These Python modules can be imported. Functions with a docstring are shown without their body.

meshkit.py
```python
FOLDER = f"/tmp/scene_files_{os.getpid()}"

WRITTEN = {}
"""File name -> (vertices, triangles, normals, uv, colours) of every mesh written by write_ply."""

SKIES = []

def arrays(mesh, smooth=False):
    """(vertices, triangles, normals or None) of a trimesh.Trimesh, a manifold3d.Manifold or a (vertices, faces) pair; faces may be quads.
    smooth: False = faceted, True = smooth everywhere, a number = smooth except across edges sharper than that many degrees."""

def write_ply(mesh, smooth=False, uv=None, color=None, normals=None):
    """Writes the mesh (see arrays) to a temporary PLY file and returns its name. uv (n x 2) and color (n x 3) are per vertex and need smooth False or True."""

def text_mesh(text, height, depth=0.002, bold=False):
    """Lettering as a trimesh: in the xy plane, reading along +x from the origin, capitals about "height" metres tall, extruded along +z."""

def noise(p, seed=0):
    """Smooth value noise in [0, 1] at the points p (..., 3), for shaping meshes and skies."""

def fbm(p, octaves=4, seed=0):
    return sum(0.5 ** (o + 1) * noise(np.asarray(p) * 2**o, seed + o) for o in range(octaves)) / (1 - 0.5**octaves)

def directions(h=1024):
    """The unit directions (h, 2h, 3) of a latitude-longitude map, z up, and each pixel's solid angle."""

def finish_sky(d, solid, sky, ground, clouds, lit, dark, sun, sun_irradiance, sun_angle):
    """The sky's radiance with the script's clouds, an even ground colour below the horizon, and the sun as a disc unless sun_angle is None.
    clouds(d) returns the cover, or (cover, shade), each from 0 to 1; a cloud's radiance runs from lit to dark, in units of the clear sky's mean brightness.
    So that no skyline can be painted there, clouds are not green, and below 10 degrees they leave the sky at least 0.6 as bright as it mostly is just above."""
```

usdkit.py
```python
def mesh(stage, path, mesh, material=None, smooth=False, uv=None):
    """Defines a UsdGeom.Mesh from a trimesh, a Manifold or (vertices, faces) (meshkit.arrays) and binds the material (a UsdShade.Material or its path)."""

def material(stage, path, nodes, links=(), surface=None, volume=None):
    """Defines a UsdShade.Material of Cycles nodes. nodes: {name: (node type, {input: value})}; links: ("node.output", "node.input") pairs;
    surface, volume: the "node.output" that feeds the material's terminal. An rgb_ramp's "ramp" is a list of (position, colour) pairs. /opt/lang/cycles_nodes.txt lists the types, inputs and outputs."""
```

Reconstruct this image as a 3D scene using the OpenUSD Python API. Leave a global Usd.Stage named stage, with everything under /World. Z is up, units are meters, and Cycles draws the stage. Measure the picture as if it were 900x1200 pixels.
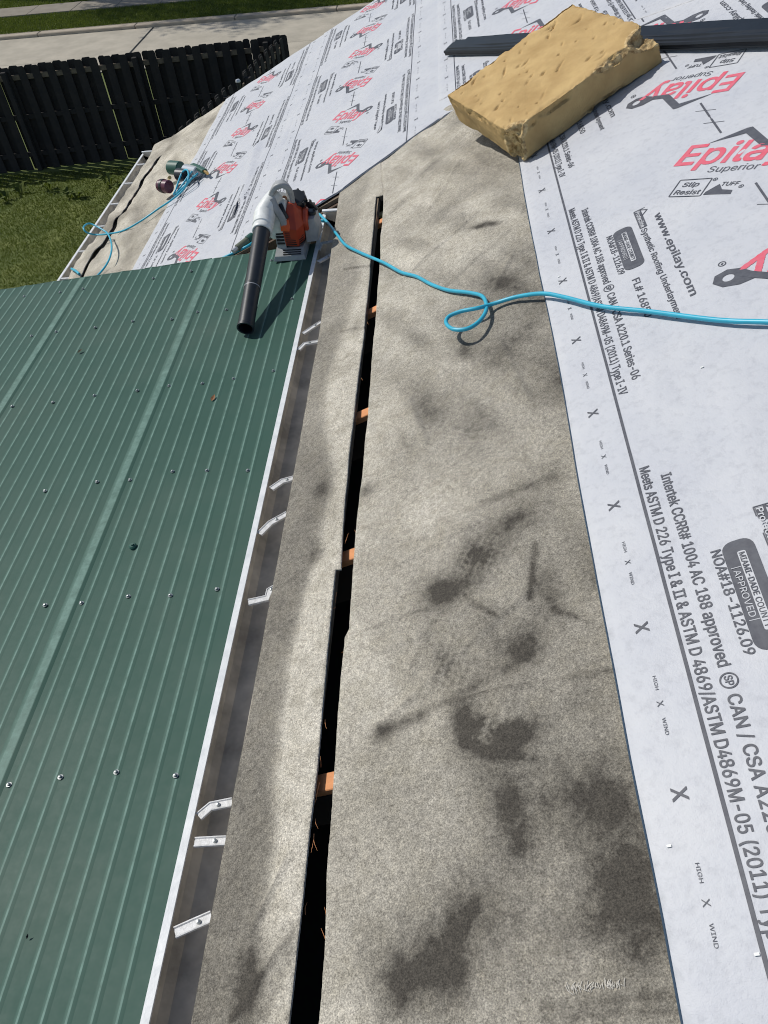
import math, random
import numpy as np, trimesh, manifold3d
import shapely, shapely.geometry as sg
from shapely.ops import unary_union
from scipy.spatial import Delaunay
import usdkit, meshkit
from pxr import Usd, UsdGeom, UsdLux, UsdShade, Gf, Sdf, Vt

stage = Usd.Stage.CreateInMemory()
UsdGeom.SetStageUpAxis(stage, UsdGeom.Tokens.z)
UsdGeom.SetStageMetersPerUnit(stage, 1.0)
UsdGeom.Xform.Define(stage, '/World'); UsdGeom.Scope.Define(stage, '/World/Looks')
rnd = random.Random(7); rng = np.random.default_rng(7)

# ------------------------------------------------------------------ camera, sky, sun, exposure
CAM = np.array([0.0, 0.0, 5.65])
MC = np.array([[0.99550264, 0.02531405, -0.09128902], [0.04554222, 0.71709706, 0.6954838], [-0.0830686, 0.69651347, -0.71271916]])
FPX = 901.0
cam = UsdGeom.Camera.Define(stage, '/World/camera')
cam.CreateHorizontalApertureAttr(36.0); cam.CreateVerticalApertureAttr(48.0)
cam.CreateFocalLengthAttr(36.0 * FPX / 900.0); cam.CreateClippingRangeAttr(Gf.Vec2f(0.05, 400))
r_, u_, f_ = MC[:, 0], MC[:, 1], MC[:, 2]
cam.AddTransformOp().Set(Gf.Matrix4d(*r_, 0, *u_, 0, *(-f_), 0, *CAM, 1))
cam.CreateExposureAttr(0.0)
SUN = np.array([-0.85, 0.36, 1.0]); SUN /= np.linalg.norm(SUN)
usdkit.material(stage, '/World/Looks/sky_look', {
    's': ('sky_texture', {'sky_type': 'single_scattering', 'sun_disc': False, 'sun_elevation': float(math.asin(SUN[2])),
                          'sun_rotation': float(math.atan2(SUN[0], SUN[1])), 'altitude': 20.0, 'air_density': 1.0, 'aerosol_density': 1.0}),
    'b': ('background_shader', {'strength': 0.09})}, [('s.color', 'b.color')], surface='b.background')
dome = UsdLux.DomeLight.Define(stage, '/World/sky')
UsdShade.MaterialBindingAPI.Apply(dome.GetPrim()).Bind(UsdShade.Material.Get(stage, '/World/Looks/sky_look'))
dome.GetPrim().SetCustomDataByKey('kind', 'structure')
sun = UsdLux.DistantLight.Define(stage, '/World/sun')
sun.CreateIntensityAttr(0.95); sun.CreateAngleAttr(0.5); sun.CreateColorAttr(Gf.Vec3f(1.0, 0.965, 0.91)); sun.CreateNormalizeAttr(True)
zx = SUN; xx = np.cross([0, 0, 1], zx); xx /= np.linalg.norm(xx); yx = np.cross(zx, xx)
sun.AddTransformOp().Set(Gf.Matrix4d(*xx, 0, *yx, 0, *zx, 0, *(CAM + SUN * 30), 1))

# ------------------------------------------------------------------ the roof plane: s runs up the slope, t along the eave, h out of it
PITCH = math.radians(25.0); H = 1.214; K = H / 1.35
D1 = np.array([0, 1.0, 0]); D2 = np.array([math.cos(PITCH), 0, math.sin(PITCH)]); N = np.array([-math.sin(PITCH), 0, math.cos(PITCH)])
FOOT = CAM - H * N
def R(s, t, h=0.0):
    s, t, h = np.broadcast_arrays(np.asarray(s, float), np.asarray(t, float), np.asarray(h, float))
    return FOOT + s[..., None] * D2 + t[..., None] * D1 + h[..., None] * N
def ray(x, y): return MC @ np.array([x - 450.0, 600.0 - y, FPX])
def ST(x, y, h=0.0):                      # survey point of the photograph -> (s, t) on the roof plane raised by h
    q = ray(x, y); k = -(H - h) / (q @ N); p = q * k
    return np.array([p @ D2, p @ D1])
def STs(pts, h=0.0): return [tuple(ST(*p, h)) for p in pts]
GSL = math.tan(math.radians(5.5)); LIPX, LIPZ = -0.598, 5.65 - 1.62
def green_z(x): return LIPZ - 0.004 + (x - LIPX) * GSL
def GP(x, y, h=0.0):                      # survey point -> world point on the patio roof
    q = ray(x, y); n = np.array([-GSL, 0, 1.0]); p0 = np.array([LIPX, 0, LIPZ - 0.004 + h])
    return CAM + q * (((p0 - CAM) @ n) / (q @ n))
def ZP(x, y, z):
    q = ray(x, y); return CAM + q * ((z - CAM[2]) / q[2])

# ------------------------------------------------------------------ helpers
used = {}
def numbered(parent, name):
    k = (parent, name); used[k] = used.get(k, -1) + 1
    return f'{parent}/{name}' if used[k] == 0 else f'{parent}/{name}_{used[k]:03d}'
def tag(prim, label=None, cat=None, group=None, kind=None):
    for k, v in (('label', label), ('category', cat), ('group', group), ('kind', kind)):
        if v: prim.SetCustomDataByKey(k, v)
BASE = {}
def thing(name, label, cat, base=(0, 0, 0), group=None):
    path = numbered('/World', name); x = UsdGeom.Xform.Define(stage, path)
    base = np.asarray(base, float); x.AddTranslateOp().Set(Gf.Vec3d(*map(float, base)))
    BASE[path] = base; tag(x.GetPrim(), label, cat, group); return path
def arr(m):
    v, f, n = meshkit.arrays(m); return np.asarray(v, float), np.asarray(f, int)
def part(parent, name, m, look, smooth=False, label=None, kind=None, prim=None):
    """mesh given in world coordinates"""
    path = numbered(parent, name); b = BASE.get(parent, np.zeros(3)); BASE[path] = b
    v, f = arr(m)
    p = usdkit.mesh(stage, path, (v - b, f), '/World/Looks/' + look, smooth=smooth)
    tag(p.GetPrim(), label=label, kind=kind)
    if prim:
        for k, val in prim.items():
            val = np.asarray(val, np.float32)
            UsdGeom.PrimvarsAPI(p).CreatePrimvar(k, Sdf.ValueTypeNames.Color3fArray, 'vertex').Set(Vt.Vec3fArray.FromNumpy(np.repeat(val[:, None], 3, 1) if val.ndim == 1 else val))
    return path
def single(name, m, look, label, cat, group=None, smooth=False, kind=None, prim=None):
    path = part('/World', name, m, look, smooth=smooth, prim=prim)
    tag(stage.GetPrimAtPath(path), label, cat, group, kind); return path
def ground(name, m, look, prim=None):
    path = part('/World', name, m, look, prim=prim); tag(stage.GetPrimAtPath(path), kind='structure'); return path
def cat_(*ms):
    vs, fs, o = [], [], 0
    for m in ms:
        v, f = arr(m); vs.append(v); fs.append(f + o); o += len(v)
    return np.vstack(vs), np.vstack(fs)
def xf(m, origin, X, Y, Z):
    v, f = arr(m); A = np.stack([np.asarray(a, float) for a in (X, Y, Z)])
    if np.linalg.det(A) < 0: f = f[:, ::-1]
    return v @ A + np.asarray(origin), f
def box(x0, x1, y0, y1, z0, z1, bev=0.0):
    if bev <= 0:
        m = trimesh.creation.box((x1 - x0, y1 - y0, z1 - z0)); return np.asarray(m.vertices) + [(x0 + x1) / 2, (y0 + y1) / 2, (z0 + z1) / 2], np.asarray(m.faces)
    b = bev; pts = []
    for x, sx in ((x0, 1), (x1, -1)):
        for y, sy in ((y0, 1), (y1, -1)):
            for z, sz in ((z0, 1), (z1, -1)):
                pts += [(x, y + sy * b, z + sz * b), (x + sx * b, y, z + sz * b), (x + sx * b, y + sy * b, z)]
    return arr(manifold3d.Manifold.hull_points(np.array(pts)))
def rbox(s0, s1, t0, t1, h0, h1, bev=0.0):     # box in roof coordinates
    v, f = box(s0, s1, t0, t1, h0, h1, bev); return R(v[:, 0], v[:, 1], v[:, 2]), f
def smooth_path(P, n=8):
    P = np.asarray(P, float); out = []
    Q = np.vstack([2 * P[0] - P[1], P, 2 * P[-1] - P[-2]])
    for i in range(1, len(Q) - 2):
        p0, p1, p2, p3 = Q[i - 1:i + 3]
        for k in range(n):
            t = k / n
            out.append(0.5 * (2 * p1 + (p2 - p0) * t + (2 * p0 - 5 * p1 + 4 * p2 - p3) * t * t + (3 * p1 - p0 - 3 * p2 + p3) * t ** 3))
    out.append(Q[-2]); return np.array(out)
def sweep(P, prof, cap=True, scale=None, up=None):
    """sweeps a closed profile (n x 2) along a path with parallel frames"""
    P = np.asarray(P, float); prof = np.asarray(prof, float); n, m = len(P), len(prof)
    T = np.gradient(P, axis=0); T /= np.linalg.norm(T, axis=1, keepdims=True)
    a = np.array(up if up is not None else ([0, 0, 1] if abs(T[0][2]) < 0.9 else [1, 0, 0]), float)
    V = []
    for i in range(n):
        a = a - T[i] * (a @ T[i]); a /= np.linalg.norm(a); b = np.cross(a, T[i])
        k = 1.0 if scale is None else scale[i]
        V.append(P[i] + k * (prof[:, :1] * b + prof[:, 1:] * a))
    V = np.vstack(V); F = []
    for i in range(n - 1):
        for j in range(m):
            k = (j + 1) % m; A, B, C, D = i * m + j, i * m + k, (i + 1) * m + k, (i + 1) * m + j
            F += [(A, B, C), (A, C, D)]
    if cap:
        V = np.vstack([V, P[0], P[-1]]); c0, c1 = n * m, n * m + 1
        for j in range(m):
            k = (j + 1) % m; F += [(c0, k, j), (c1, (n - 1) * m + j, (n - 1) * m + k)]
    return V, np.array(F)[:, ::-1]
def circ(r, n=12, ry=None): a = np.arange(n) / n * 2 * np.pi; return np.stack([r * np.cos(a), (ry or r) * np.sin(a)], 1)
def rrect(w, hgt, r, n=4):
    out = []
    for cx, cy, a0 in ((w / 2 - r, hgt / 2 - r, 0), (-w / 2 + r, hgt / 2 - r, 90), (-w / 2 + r, -hgt / 2 + r, 180), (w / 2 - r, -hgt / 2 + r, 270)):
        for k in range(n + 1):
            a = math.radians(a0 + 90 * k / n); out.append((cx + r * math.cos(a), cy + r * math.sin(a)))
    return np.array(out)
def tube(P, r, n=12, sm=8, cap=True, scale=None): return sweep(smooth_path(P, sm) if sm else np.asarray(P, float), circ(r, n), cap, scale)
def cyl(p, q, r, n=24, r2=None, bev=0.0):
    """solid turned about p-q"""
    p, q = np.asarray(p, float), np.asarray(q, float); d = q - p; L = np.linalg.norm(d); d /= L
    r2 = r if r2 is None else r2; pr = [(0, 0), (r - bev, 0), (r, bev), (r2, L - bev), (r2 - bev, L), (0, L)] if bev else [(0, 0), (r, 0), (r2, L), (0, L)]
    return lathe(p, d, pr, n)
def lathe(p, d, pr, n=24):
    d = np.asarray(d, float) / np.linalg.norm(d); a = np.array([0, 0, 1.0]) if abs(d[2]) < 0.9 else np.array([1.0, 0, 0])
    a = a - d * (a @ d); a /= np.linalg.norm(a); b = np.cross(d, a)
    m = trimesh.creation.revolve(np.array(pr, float), sections=n); return xf(m, p, a, b, d)
def loft(rings):
    """closed rings of equal length, capped"""
    rings = [np.asarray(r, float) for r in rings]; m = len(rings[0]); V = np.vstack(rings); F = []
    for i in range(len(rings) - 1):
        for j in range(m):
            k = (j + 1) % m; A, B, C, D = i * m + j, i * m + k, (i + 1) * m + k, (i + 1) * m + j; F += [(A, B, C), (A, C, D)]
    V = np.vstack([V, rings[0].mean(0), rings[-1].mean(0)])
    for j in range(m):
        k = (j + 1) % m; F += [(len(V) - 2, k, j), (len(V) - 1, (len(rings) - 1) * m + j, (len(rings) - 1) * m + k)]
    t = trimesh.Trimesh(V, F, process=False); trimesh.repair.fix_normals(t); return np.asarray(t.vertices), np.asarray(t.faces)
def hull(pts): return arr(manifold3d.Manifold.hull_points(np.asarray(pts, float)))
def fix(v, f):
    t = trimesh.Trimesh(v, f, process=False); trimesh.repair.fix_normals(t); return np.asarray(t.vertices), np.asarray(t.faces)

# ------------------------------------------------------------------ looks
def look(name, col, rough=0.6, col2=None, scale=8.0, detail=5.0, bump=0.0, bscale=None, metallic=0.0, spec=0.5, ramp=(0.35, 0.65), space='position', extra=None, coat=0.0, sub=None):
    nodes = {'p': ('principled_bsdf', {'base_color': col, 'roughness': rough, 'metallic': metallic, 'specular_ior_level': spec, 'coat_weight': coat, 'coat_roughness': 0.15})}
    links = []
    nodes['g'] = ('geometry', {})
    if col2 is not None:
        nodes['n'] = ('noise_texture', {'scale': scale, 'detail': detail, 'roughness': 0.6})
        nodes['r'] = ('rgb_ramp', {'ramp': [(ramp[0], col), (ramp[1], col2)]})
        links += [('g.position', 'n.vector'), ('n.fac', 'r.fac'), ('r.color', 'p.base_color')]
    if bump:
        nodes['bn'] = ('noise_texture', {'scale': bscale or scale * 4, 'detail': 4.0, 'roughness': 0.6})
        nodes['b'] = ('bump', {'strength': bump, 'distance': 0.004})
        links += [('g.position', 'bn.vector'), ('bn.fac', 'b.height'), ('b.normal', 'p.normal')]
    return usdkit.material(stage, '/World/Looks/' + name, nodes, links, surface='p.BSDF')

def felt_look(name, light, mid, dark, stain):
    usdkit.material(stage, '/World/Looks/' + name, {
        'g': ('geometry', {}), 'a': ('attribute', {'attribute': 'dirt_tone'}),
        'n1': ('noise_texture', {'scale': 5.0, 'detail': 6.0, 'roughness': 0.62, 'distortion': 0.4}),
        'n2': ('noise_texture', {'scale': 330.0, 'detail': 4.0, 'roughness': 0.85}),
        'n3': ('noise_texture', {'scale': 22.0, 'detail': 5.0, 'roughness': 0.65}),
        'n4': ('noise_texture', {'scale': 70.0, 'detail': 4.0, 'roughness': 0.7}),
        'r1': ('rgb_ramp', {'ramp': [(0.30, mid), (0.62, light)]}),
        'r2': ('rgb_ramp', {'ramp': [(0.33, (0.34, 0.33, 0.31)), (0.50, (0.93, 0.93, 0.93)), (0.66, (1.65, 1.62, 1.55))]}),
        'm1': ('mix_color', {'blend_type': 'multiply', 'fac': 1.0, 'use_clamp': False, 'use_clamp_result': False}),
        'r3': ('rgb_ramp', {'ramp': [(0.33, (0.72, 0.71, 0.68)), (0.6, (1.04, 1.04, 1.04))]}),
        'n5': ('noise_texture', {'scale': 95.0, 'detail': 5.0, 'roughness': 0.75}), 'r5': ('rgb_ramp', {'ramp': [(0.36, (0.74, 0.73, 0.72)), (0.5, (0.97, 0.97, 0.96)), (0.64, (1.14, 1.13, 1.11))]}), 'm5': ('mix_color', {'blend_type': 'multiply', 'fac': 1.0, 'use_clamp': False, 'use_clamp_result': False}),
        'm2': ('mix_color', {'blend_type': 'multiply', 'fac': 0.85}),
        'sub': ('math', {'math_type': 'subtract', 'value2': 0.5}), 'ma': ('math', {'math_type': 'multiply_add', 'value2': 0.75}),
        'sub2': ('math', {'math_type': 'subtract', 'value2': 0.5}), 'ma2': ('math', {'math_type': 'multiply_add', 'value2': 0.75}),
        'mr': ('map_range', {'from_min': 0.0, 'from_max': 1.22, 'to_min': 0.0, 'to_max': 1.0, 'clamp': True}),
        'm3': ('mix_color', {'blend_type': 'mix', 'b': stain}),
        'm4': ('mix_color', {'blend_type': 'multiply', 'fac': 1.0, 'use_clamp': False}),
        'bp': ('bump', {'strength': 0.5, 'distance': 0.0025}),
        'p': ('principled_bsdf', {'roughness': 0.93, 'specular_ior_level': 0.25})},
        [('g.position', 'n1.vector'), ('g.position', 'n2.vector'), ('g.position', 'n3.vector'), ('g.position', 'n4.vector'), ('n1.fac', 'r1.fac'), ('n2.fac', 'r2.fac'),
         ('r1.color', 'm2.a'), ('n3.fac', 'r3.fac'), ('r3.color', 'm2.b'),
         ('n3.fac', 'sub.value1'), ('sub.value', 'ma.value1'), ('a.fac', 'ma.value3'),
         ('n4.fac', 'sub2.value1'), ('sub2.value', 'ma2.value1'), ('ma.value', 'ma2.value3'), ('ma2.value', 'mr.value'),
         ('mr.result', 'm3.fac'), ('m2.result', 'm3.a'), ('m3.result', 'm4.a'), ('r2.color', 'm4.b'), ('g.position', 'n5.vector'), ('n5.fac', 'r5.fac'), ('m4.result', 'm5.a'), ('r5.color', 'm5.b'), ('m5.result', 'p.base_color'), ('n2.fac', 'bp.height'), ('bp.normal', 'p.normal')], surface='p.BSDF')
felt_look('felt', (0.54, 0.51, 0.445), (0.40, 0.375, 0.32), (0.1, 0.1, 0.09), (0.068, 0.062, 0.053))
felt_look('felt_wing', (0.60, 0.565, 0.49), (0.44, 0.41, 0.345), (0.1, 0.1, 0.09), (0.15, 0.135, 0.11))

usdkit.material(stage, '/World/Looks/membrane', {
    'g': ('geometry', {}), 'n1': ('noise_texture', {'scale': 3.5, 'detail': 5.0, 'roughness': 0.6}),
    'n2': ('noise_texture', {'scale': 45.0, 'detail': 5.0, 'roughness': 0.7}), 'n3': ('noise_texture', {'scale': 420.0, 'detail': 1.0}),
    'r1': ('rgb_ramp', {'ramp': [(0.3, (0.43, 0.445, 0.48)), (0.65, (0.49, 0.50, 0.52))]}),
    'r2': ('rgb_ramp', {'ramp': [(0.32, (0.84, 0.84, 0.85)), (0.5, (1.0, 1.0, 1.0))]}),
    'm': ('mix_color', {'blend_type': 'multiply', 'fac': 0.8}), 'b': ('bump', {'strength': 0.25, 'distance': 0.001}), 'b2': ('bump', {'strength': 0.3, 'distance': 0.006}),
    'p': ('principled_bsdf', {'roughness': 0.55, 'specular_ior_level': 0.4})},
    [('g.position', 'n1.vector'), ('g.position', 'n2.vector'), ('g.position', 'n3.vector'), ('n1.fac', 'r1.fac'), ('n2.fac', 'r2.fac'), ('r1.color', 'm.a'), ('r2.color', 'm.b'),
     ('m.result', 'p.base_color'), ('n2.fac', 'b2.height'), ('b2.normal', 'b.normal'), ('n3.fac', 'b.height'), ('b.normal', 'p.normal')], surface='p.BSDF')
look('print_black', (0.050, 0.053, 0.068), 0.6, (0.075, 0.08, 0.095), 60)
look('print_red', (0.60, 0.075, 0.115), 0.6, (0.55, 0.13, 0.175), 40)
look('print_white', (0.46, 0.47, 0.49), 0.6)
look('membrane_edge', (0.03, 0.055, 0.09), 0.5)

usdkit.material(stage, '/World/Looks/green_metal', {'g': ('geometry', {}), 'a': ('attribute', {'attribute': 'crest_highlight'}),  # rib and lap tops painted lighter, as if catching the sun
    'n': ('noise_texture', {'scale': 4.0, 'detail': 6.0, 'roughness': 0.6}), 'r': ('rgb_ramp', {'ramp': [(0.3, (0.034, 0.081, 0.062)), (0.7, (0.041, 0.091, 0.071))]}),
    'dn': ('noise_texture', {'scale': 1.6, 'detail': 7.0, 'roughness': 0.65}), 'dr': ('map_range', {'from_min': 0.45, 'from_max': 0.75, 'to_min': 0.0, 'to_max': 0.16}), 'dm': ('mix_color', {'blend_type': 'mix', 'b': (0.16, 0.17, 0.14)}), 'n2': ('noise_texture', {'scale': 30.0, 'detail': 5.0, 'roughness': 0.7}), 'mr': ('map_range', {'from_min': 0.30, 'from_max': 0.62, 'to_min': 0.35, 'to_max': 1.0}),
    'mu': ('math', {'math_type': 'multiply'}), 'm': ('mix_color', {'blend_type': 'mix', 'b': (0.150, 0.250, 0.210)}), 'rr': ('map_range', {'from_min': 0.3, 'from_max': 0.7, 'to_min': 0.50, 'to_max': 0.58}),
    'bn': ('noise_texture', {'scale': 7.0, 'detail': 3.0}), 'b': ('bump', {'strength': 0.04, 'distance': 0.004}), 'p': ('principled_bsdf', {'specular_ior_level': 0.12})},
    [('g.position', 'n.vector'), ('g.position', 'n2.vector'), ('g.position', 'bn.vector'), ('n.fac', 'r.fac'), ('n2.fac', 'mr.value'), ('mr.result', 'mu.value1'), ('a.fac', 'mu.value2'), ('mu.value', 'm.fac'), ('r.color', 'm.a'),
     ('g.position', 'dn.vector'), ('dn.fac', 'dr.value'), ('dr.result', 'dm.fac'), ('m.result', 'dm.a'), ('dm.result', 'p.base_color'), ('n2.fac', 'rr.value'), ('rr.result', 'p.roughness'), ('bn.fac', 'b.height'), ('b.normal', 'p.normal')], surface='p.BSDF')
look('screw_metal', (0.34, 0.36, 0.35), 0.35, metallic=0.8)
look('white_paint', (0.74, 0.75, 0.74), 0.4, (0.60, 0.62, 0.62), 30, 6, bump=0.1)
look('strap_metal', (0.72, 0.72, 0.71), 0.4, (0.52, 0.52, 0.50), 80, 5, bump=0.2)
look('gutter_floor', (0.62, 0.575, 0.49), 0.8, (0.32, 0.295, 0.25), 9, 7, bump=0.3, bscale=60)
look('raw_wood', (0.66, 0.29, 0.12), 0.8, (0.52, 0.22, 0.09), 30, 5, bump=0.4)
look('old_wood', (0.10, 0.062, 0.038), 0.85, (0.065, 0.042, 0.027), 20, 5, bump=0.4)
look('rafter_shade_wood', (0.022, 0.014, 0.010), 0.9, (0.014, 0.010, 0.008), 20, 4)  # near-black, so the rafter sides look deep in shade
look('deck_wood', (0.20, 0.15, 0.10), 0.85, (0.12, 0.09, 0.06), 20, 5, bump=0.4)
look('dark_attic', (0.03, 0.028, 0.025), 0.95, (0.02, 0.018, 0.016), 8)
look('stucco', (0.62, 0.59, 0.52), 0.85, (0.55, 0.52, 0.46), 6, 6, bump=0.4, bscale=80)
look('foam', (0.54, 0.375, 0.165), 0.95, (0.40, 0.262, 0.105), 7, 9, bump=0.8, bscale=240)
look('foam_torn', (0.62, 0.46, 0.23), 0.95, (0.25, 0.16, 0.065), 42, 8, bump=1.0, bscale=110, ramp=(0.42, 0.62))
look('drip_metal', (0.005, 0.008, 0.013), 0.42, (0.008, 0.012, 0.018), 9, 3, metallic=0.0, spec=0.25)
look('hose_blue', (0.035, 0.40, 0.55), 0.38, (0.03, 0.34, 0.48), 20, 3)
look('black_plastic', (0.008, 0.011, 0.014), 0.40, (0.012, 0.015, 0.019), 30, 3, bump=0.05)
look('tube_mark', (0.30, 0.31, 0.33), 0.5)
look('grey_plastic', (0.34, 0.35, 0.35), 0.45, (0.28, 0.29, 0.29), 40, 3)
look('white_plastic', (0.70, 0.72, 0.70), 0.42, (0.60, 0.62, 0.60), 40, 4)
look('orange_plastic', (0.42, 0.055, 0.018), 0.42, (0.36, 0.045, 0.016), 30, 3)
look('orange_sunlit', (0.78, 0.13, 0.025), 0.38)  # shroud orange brightened to paint in its sunlit corner
look('slot_dark', (0.012, 0.012, 0.012), 0.8)
look('bolt_metal', (0.30, 0.15, 0.08), 0.5, metallic=0.5)
look('tool_body', (0.62, 0.62, 0.63), 0.3, metallic=0.7)
look('tool_maroon', (0.10, 0.025, 0.045), 0.4)
look('tool_green', (0.02, 0.085, 0.062), 0.5)
look('tool_red', (0.50, 0.03, 0.06), 0.4)
look('brass', (0.65, 0.42, 0.15), 0.3, metallic=0.9)
look('fitting_green', (0.085, 0.11, 0.075), 0.6, (0.12, 0.13, 0.09), 60)
look('concrete', (0.40, 0.36, 0.285), 0.9, (0.31, 0.28, 0.22), 1.6, 8, bump=0.3, bscale=40)
look('kerb_concrete', (0.36, 0.31, 0.235), 0.9, (0.30, 0.25, 0.19), 4, 6, bump=0.3)
look('walk_concrete', (0.22, 0.195, 0.15), 0.9, (0.18, 0.155, 0.12), 3, 6)
look('tar', (0.05, 0.047, 0.042), 0.8)
look('fence_wood', (0.022, 0.018, 0.015), 0.97, (0.011, 0.010, 0.009), 6, 6, bump=0.3)
look('fence_pale', (0.16, 0.125, 0.085), 0.9, (0.09, 0.07, 0.05), 12, 5)
look('lawn_soil', (0.072, 0.100, 0.018), 0.95, (0.125, 0.145, 0.032), 1.3, 8)
look('galvanised', (0.45, 0.46, 0.47), 0.4, metallic=0.6)
look('pale_fibre', (0.55, 0.52, 0.46), 0.9)
look('dead_leaf', (0.22, 0.10, 0.04), 0.8)
look('dark_leaf', (0.05, 0.055, 0.03), 0.8)
look('bark', (0.12, 0.09, 0.065), 0.9, (0.08, 0.06, 0.045), 12, 5, bump=0.5)
def leaf_look(name, c1, c2, tr):
    usdkit.material(stage, '/World/Looks/' + name, {'g': ('geometry', {}), 'n': ('noise_texture', {'scale': 1.1, 'detail': 4.0}), 'r': ('rgb_ramp', {'ramp': [(0.3, c1), (0.7, c2)]}),
        'w': ('hsv', {}), 'ma': ('math', {'math_type': 'multiply_add', 'value2': 0.7, 'value3': 0.65}), 
        'p': ('principled_bsdf', {'roughness': 0.6, 'specular_ior_level': 0.3}), 't': ('translucent_bsdf', {'color': tr}), 'mx': ('mix_closure', {'fac': 0.25})},
        [('g.position', 'n.vector'), ('n.fac', 'r.fac'), ('r.color', 'w.color'), ('g.random_per_island', 'ma.value1'), ('ma.value', 'w.value'), ('w.color', 'p.base_color'), ('p.BSDF', 'mx.closure1'), ('t.BSDF', 'mx.closure2')], surface='mx.closure')
leaf_look('grass_blade', (0.095, 0.145, 0.022), (0.165, 0.200, 0.040), (0.16, 0.21, 0.028))
leaf_look('tree_leaf', (0.04, 0.075, 0.02), (0.075, 0.11, 0.03), (0.08, 0.13, 0.02))

# ------------------------------------------------------------------ ground: one sheet to the horizon, road, kerb, walk
def sheet(x0, x1, y0, y1, z, n=1):
    X, Y = np.meshgrid(np.linspace(x0, x1, n + 1), np.linspace(y0, y1, n + 1)); V = np.stack([X.ravel(), Y.ravel(), np.full(X.size, z)], 1); F = []
    for j in range(n):
        for i in range(n):
            a = j * (n + 1) + i; F += [(a, a + 1, a + n + 2), (a, a + n + 2, a + n + 1)]
    return V, np.array(F)
ground('lawn', sheet(-150, 150, -120, 220, 0.0, 8), 'lawn_soil')
RY0, RY1 = 21.6, 25.62
slabs = [-40, -26, -20.3, -14.4, -8.45, -2.2, 3.6, 9.4, 15.2, 40]
road = ground('road', sheet(-60, 60, RY0, RY1, 0.008), 'tar')
for a, b in zip(slabs[:-1], slabs[1:]):
    for y0, y1 in ((RY0, 22.88), (22.90, RY1)):
        part(road, 'concrete_slab', box(a + 0.03 + 0.012 * rnd.random(), b - 0.03, y0, y1, 0.009, 0.03 + 0.003 * rnd.random(), 0.006), 'concrete')
kerb = ground('kerb', box(-60, 60, RY1 + 0.62, RY1 + 0.64, 0.0, 0.05), 'kerb_concrete')
for i in range(-14, 8):
    part(kerb, 'kerb_stone', box(i * 3.0 + 0.006, i * 3.0 + 2.994, RY1 + 0.01, RY1 + 0.30, 0.0, 0.115, 0.02), 'kerb_concrete')
walk = ground('sidewalk', sheet(-60, 60, 28.55, 29.75, 0.006), 'tar')
for i in range(-26, 14):
    part(walk, 'paving_slab', box(i * 1.5 + 0.008, i * 1.5 + 1.492, 28.56, 29.74, 0.007, 0.045 + 0.004 * rnd.random(), 0.006), 'walk_concrete')

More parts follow.
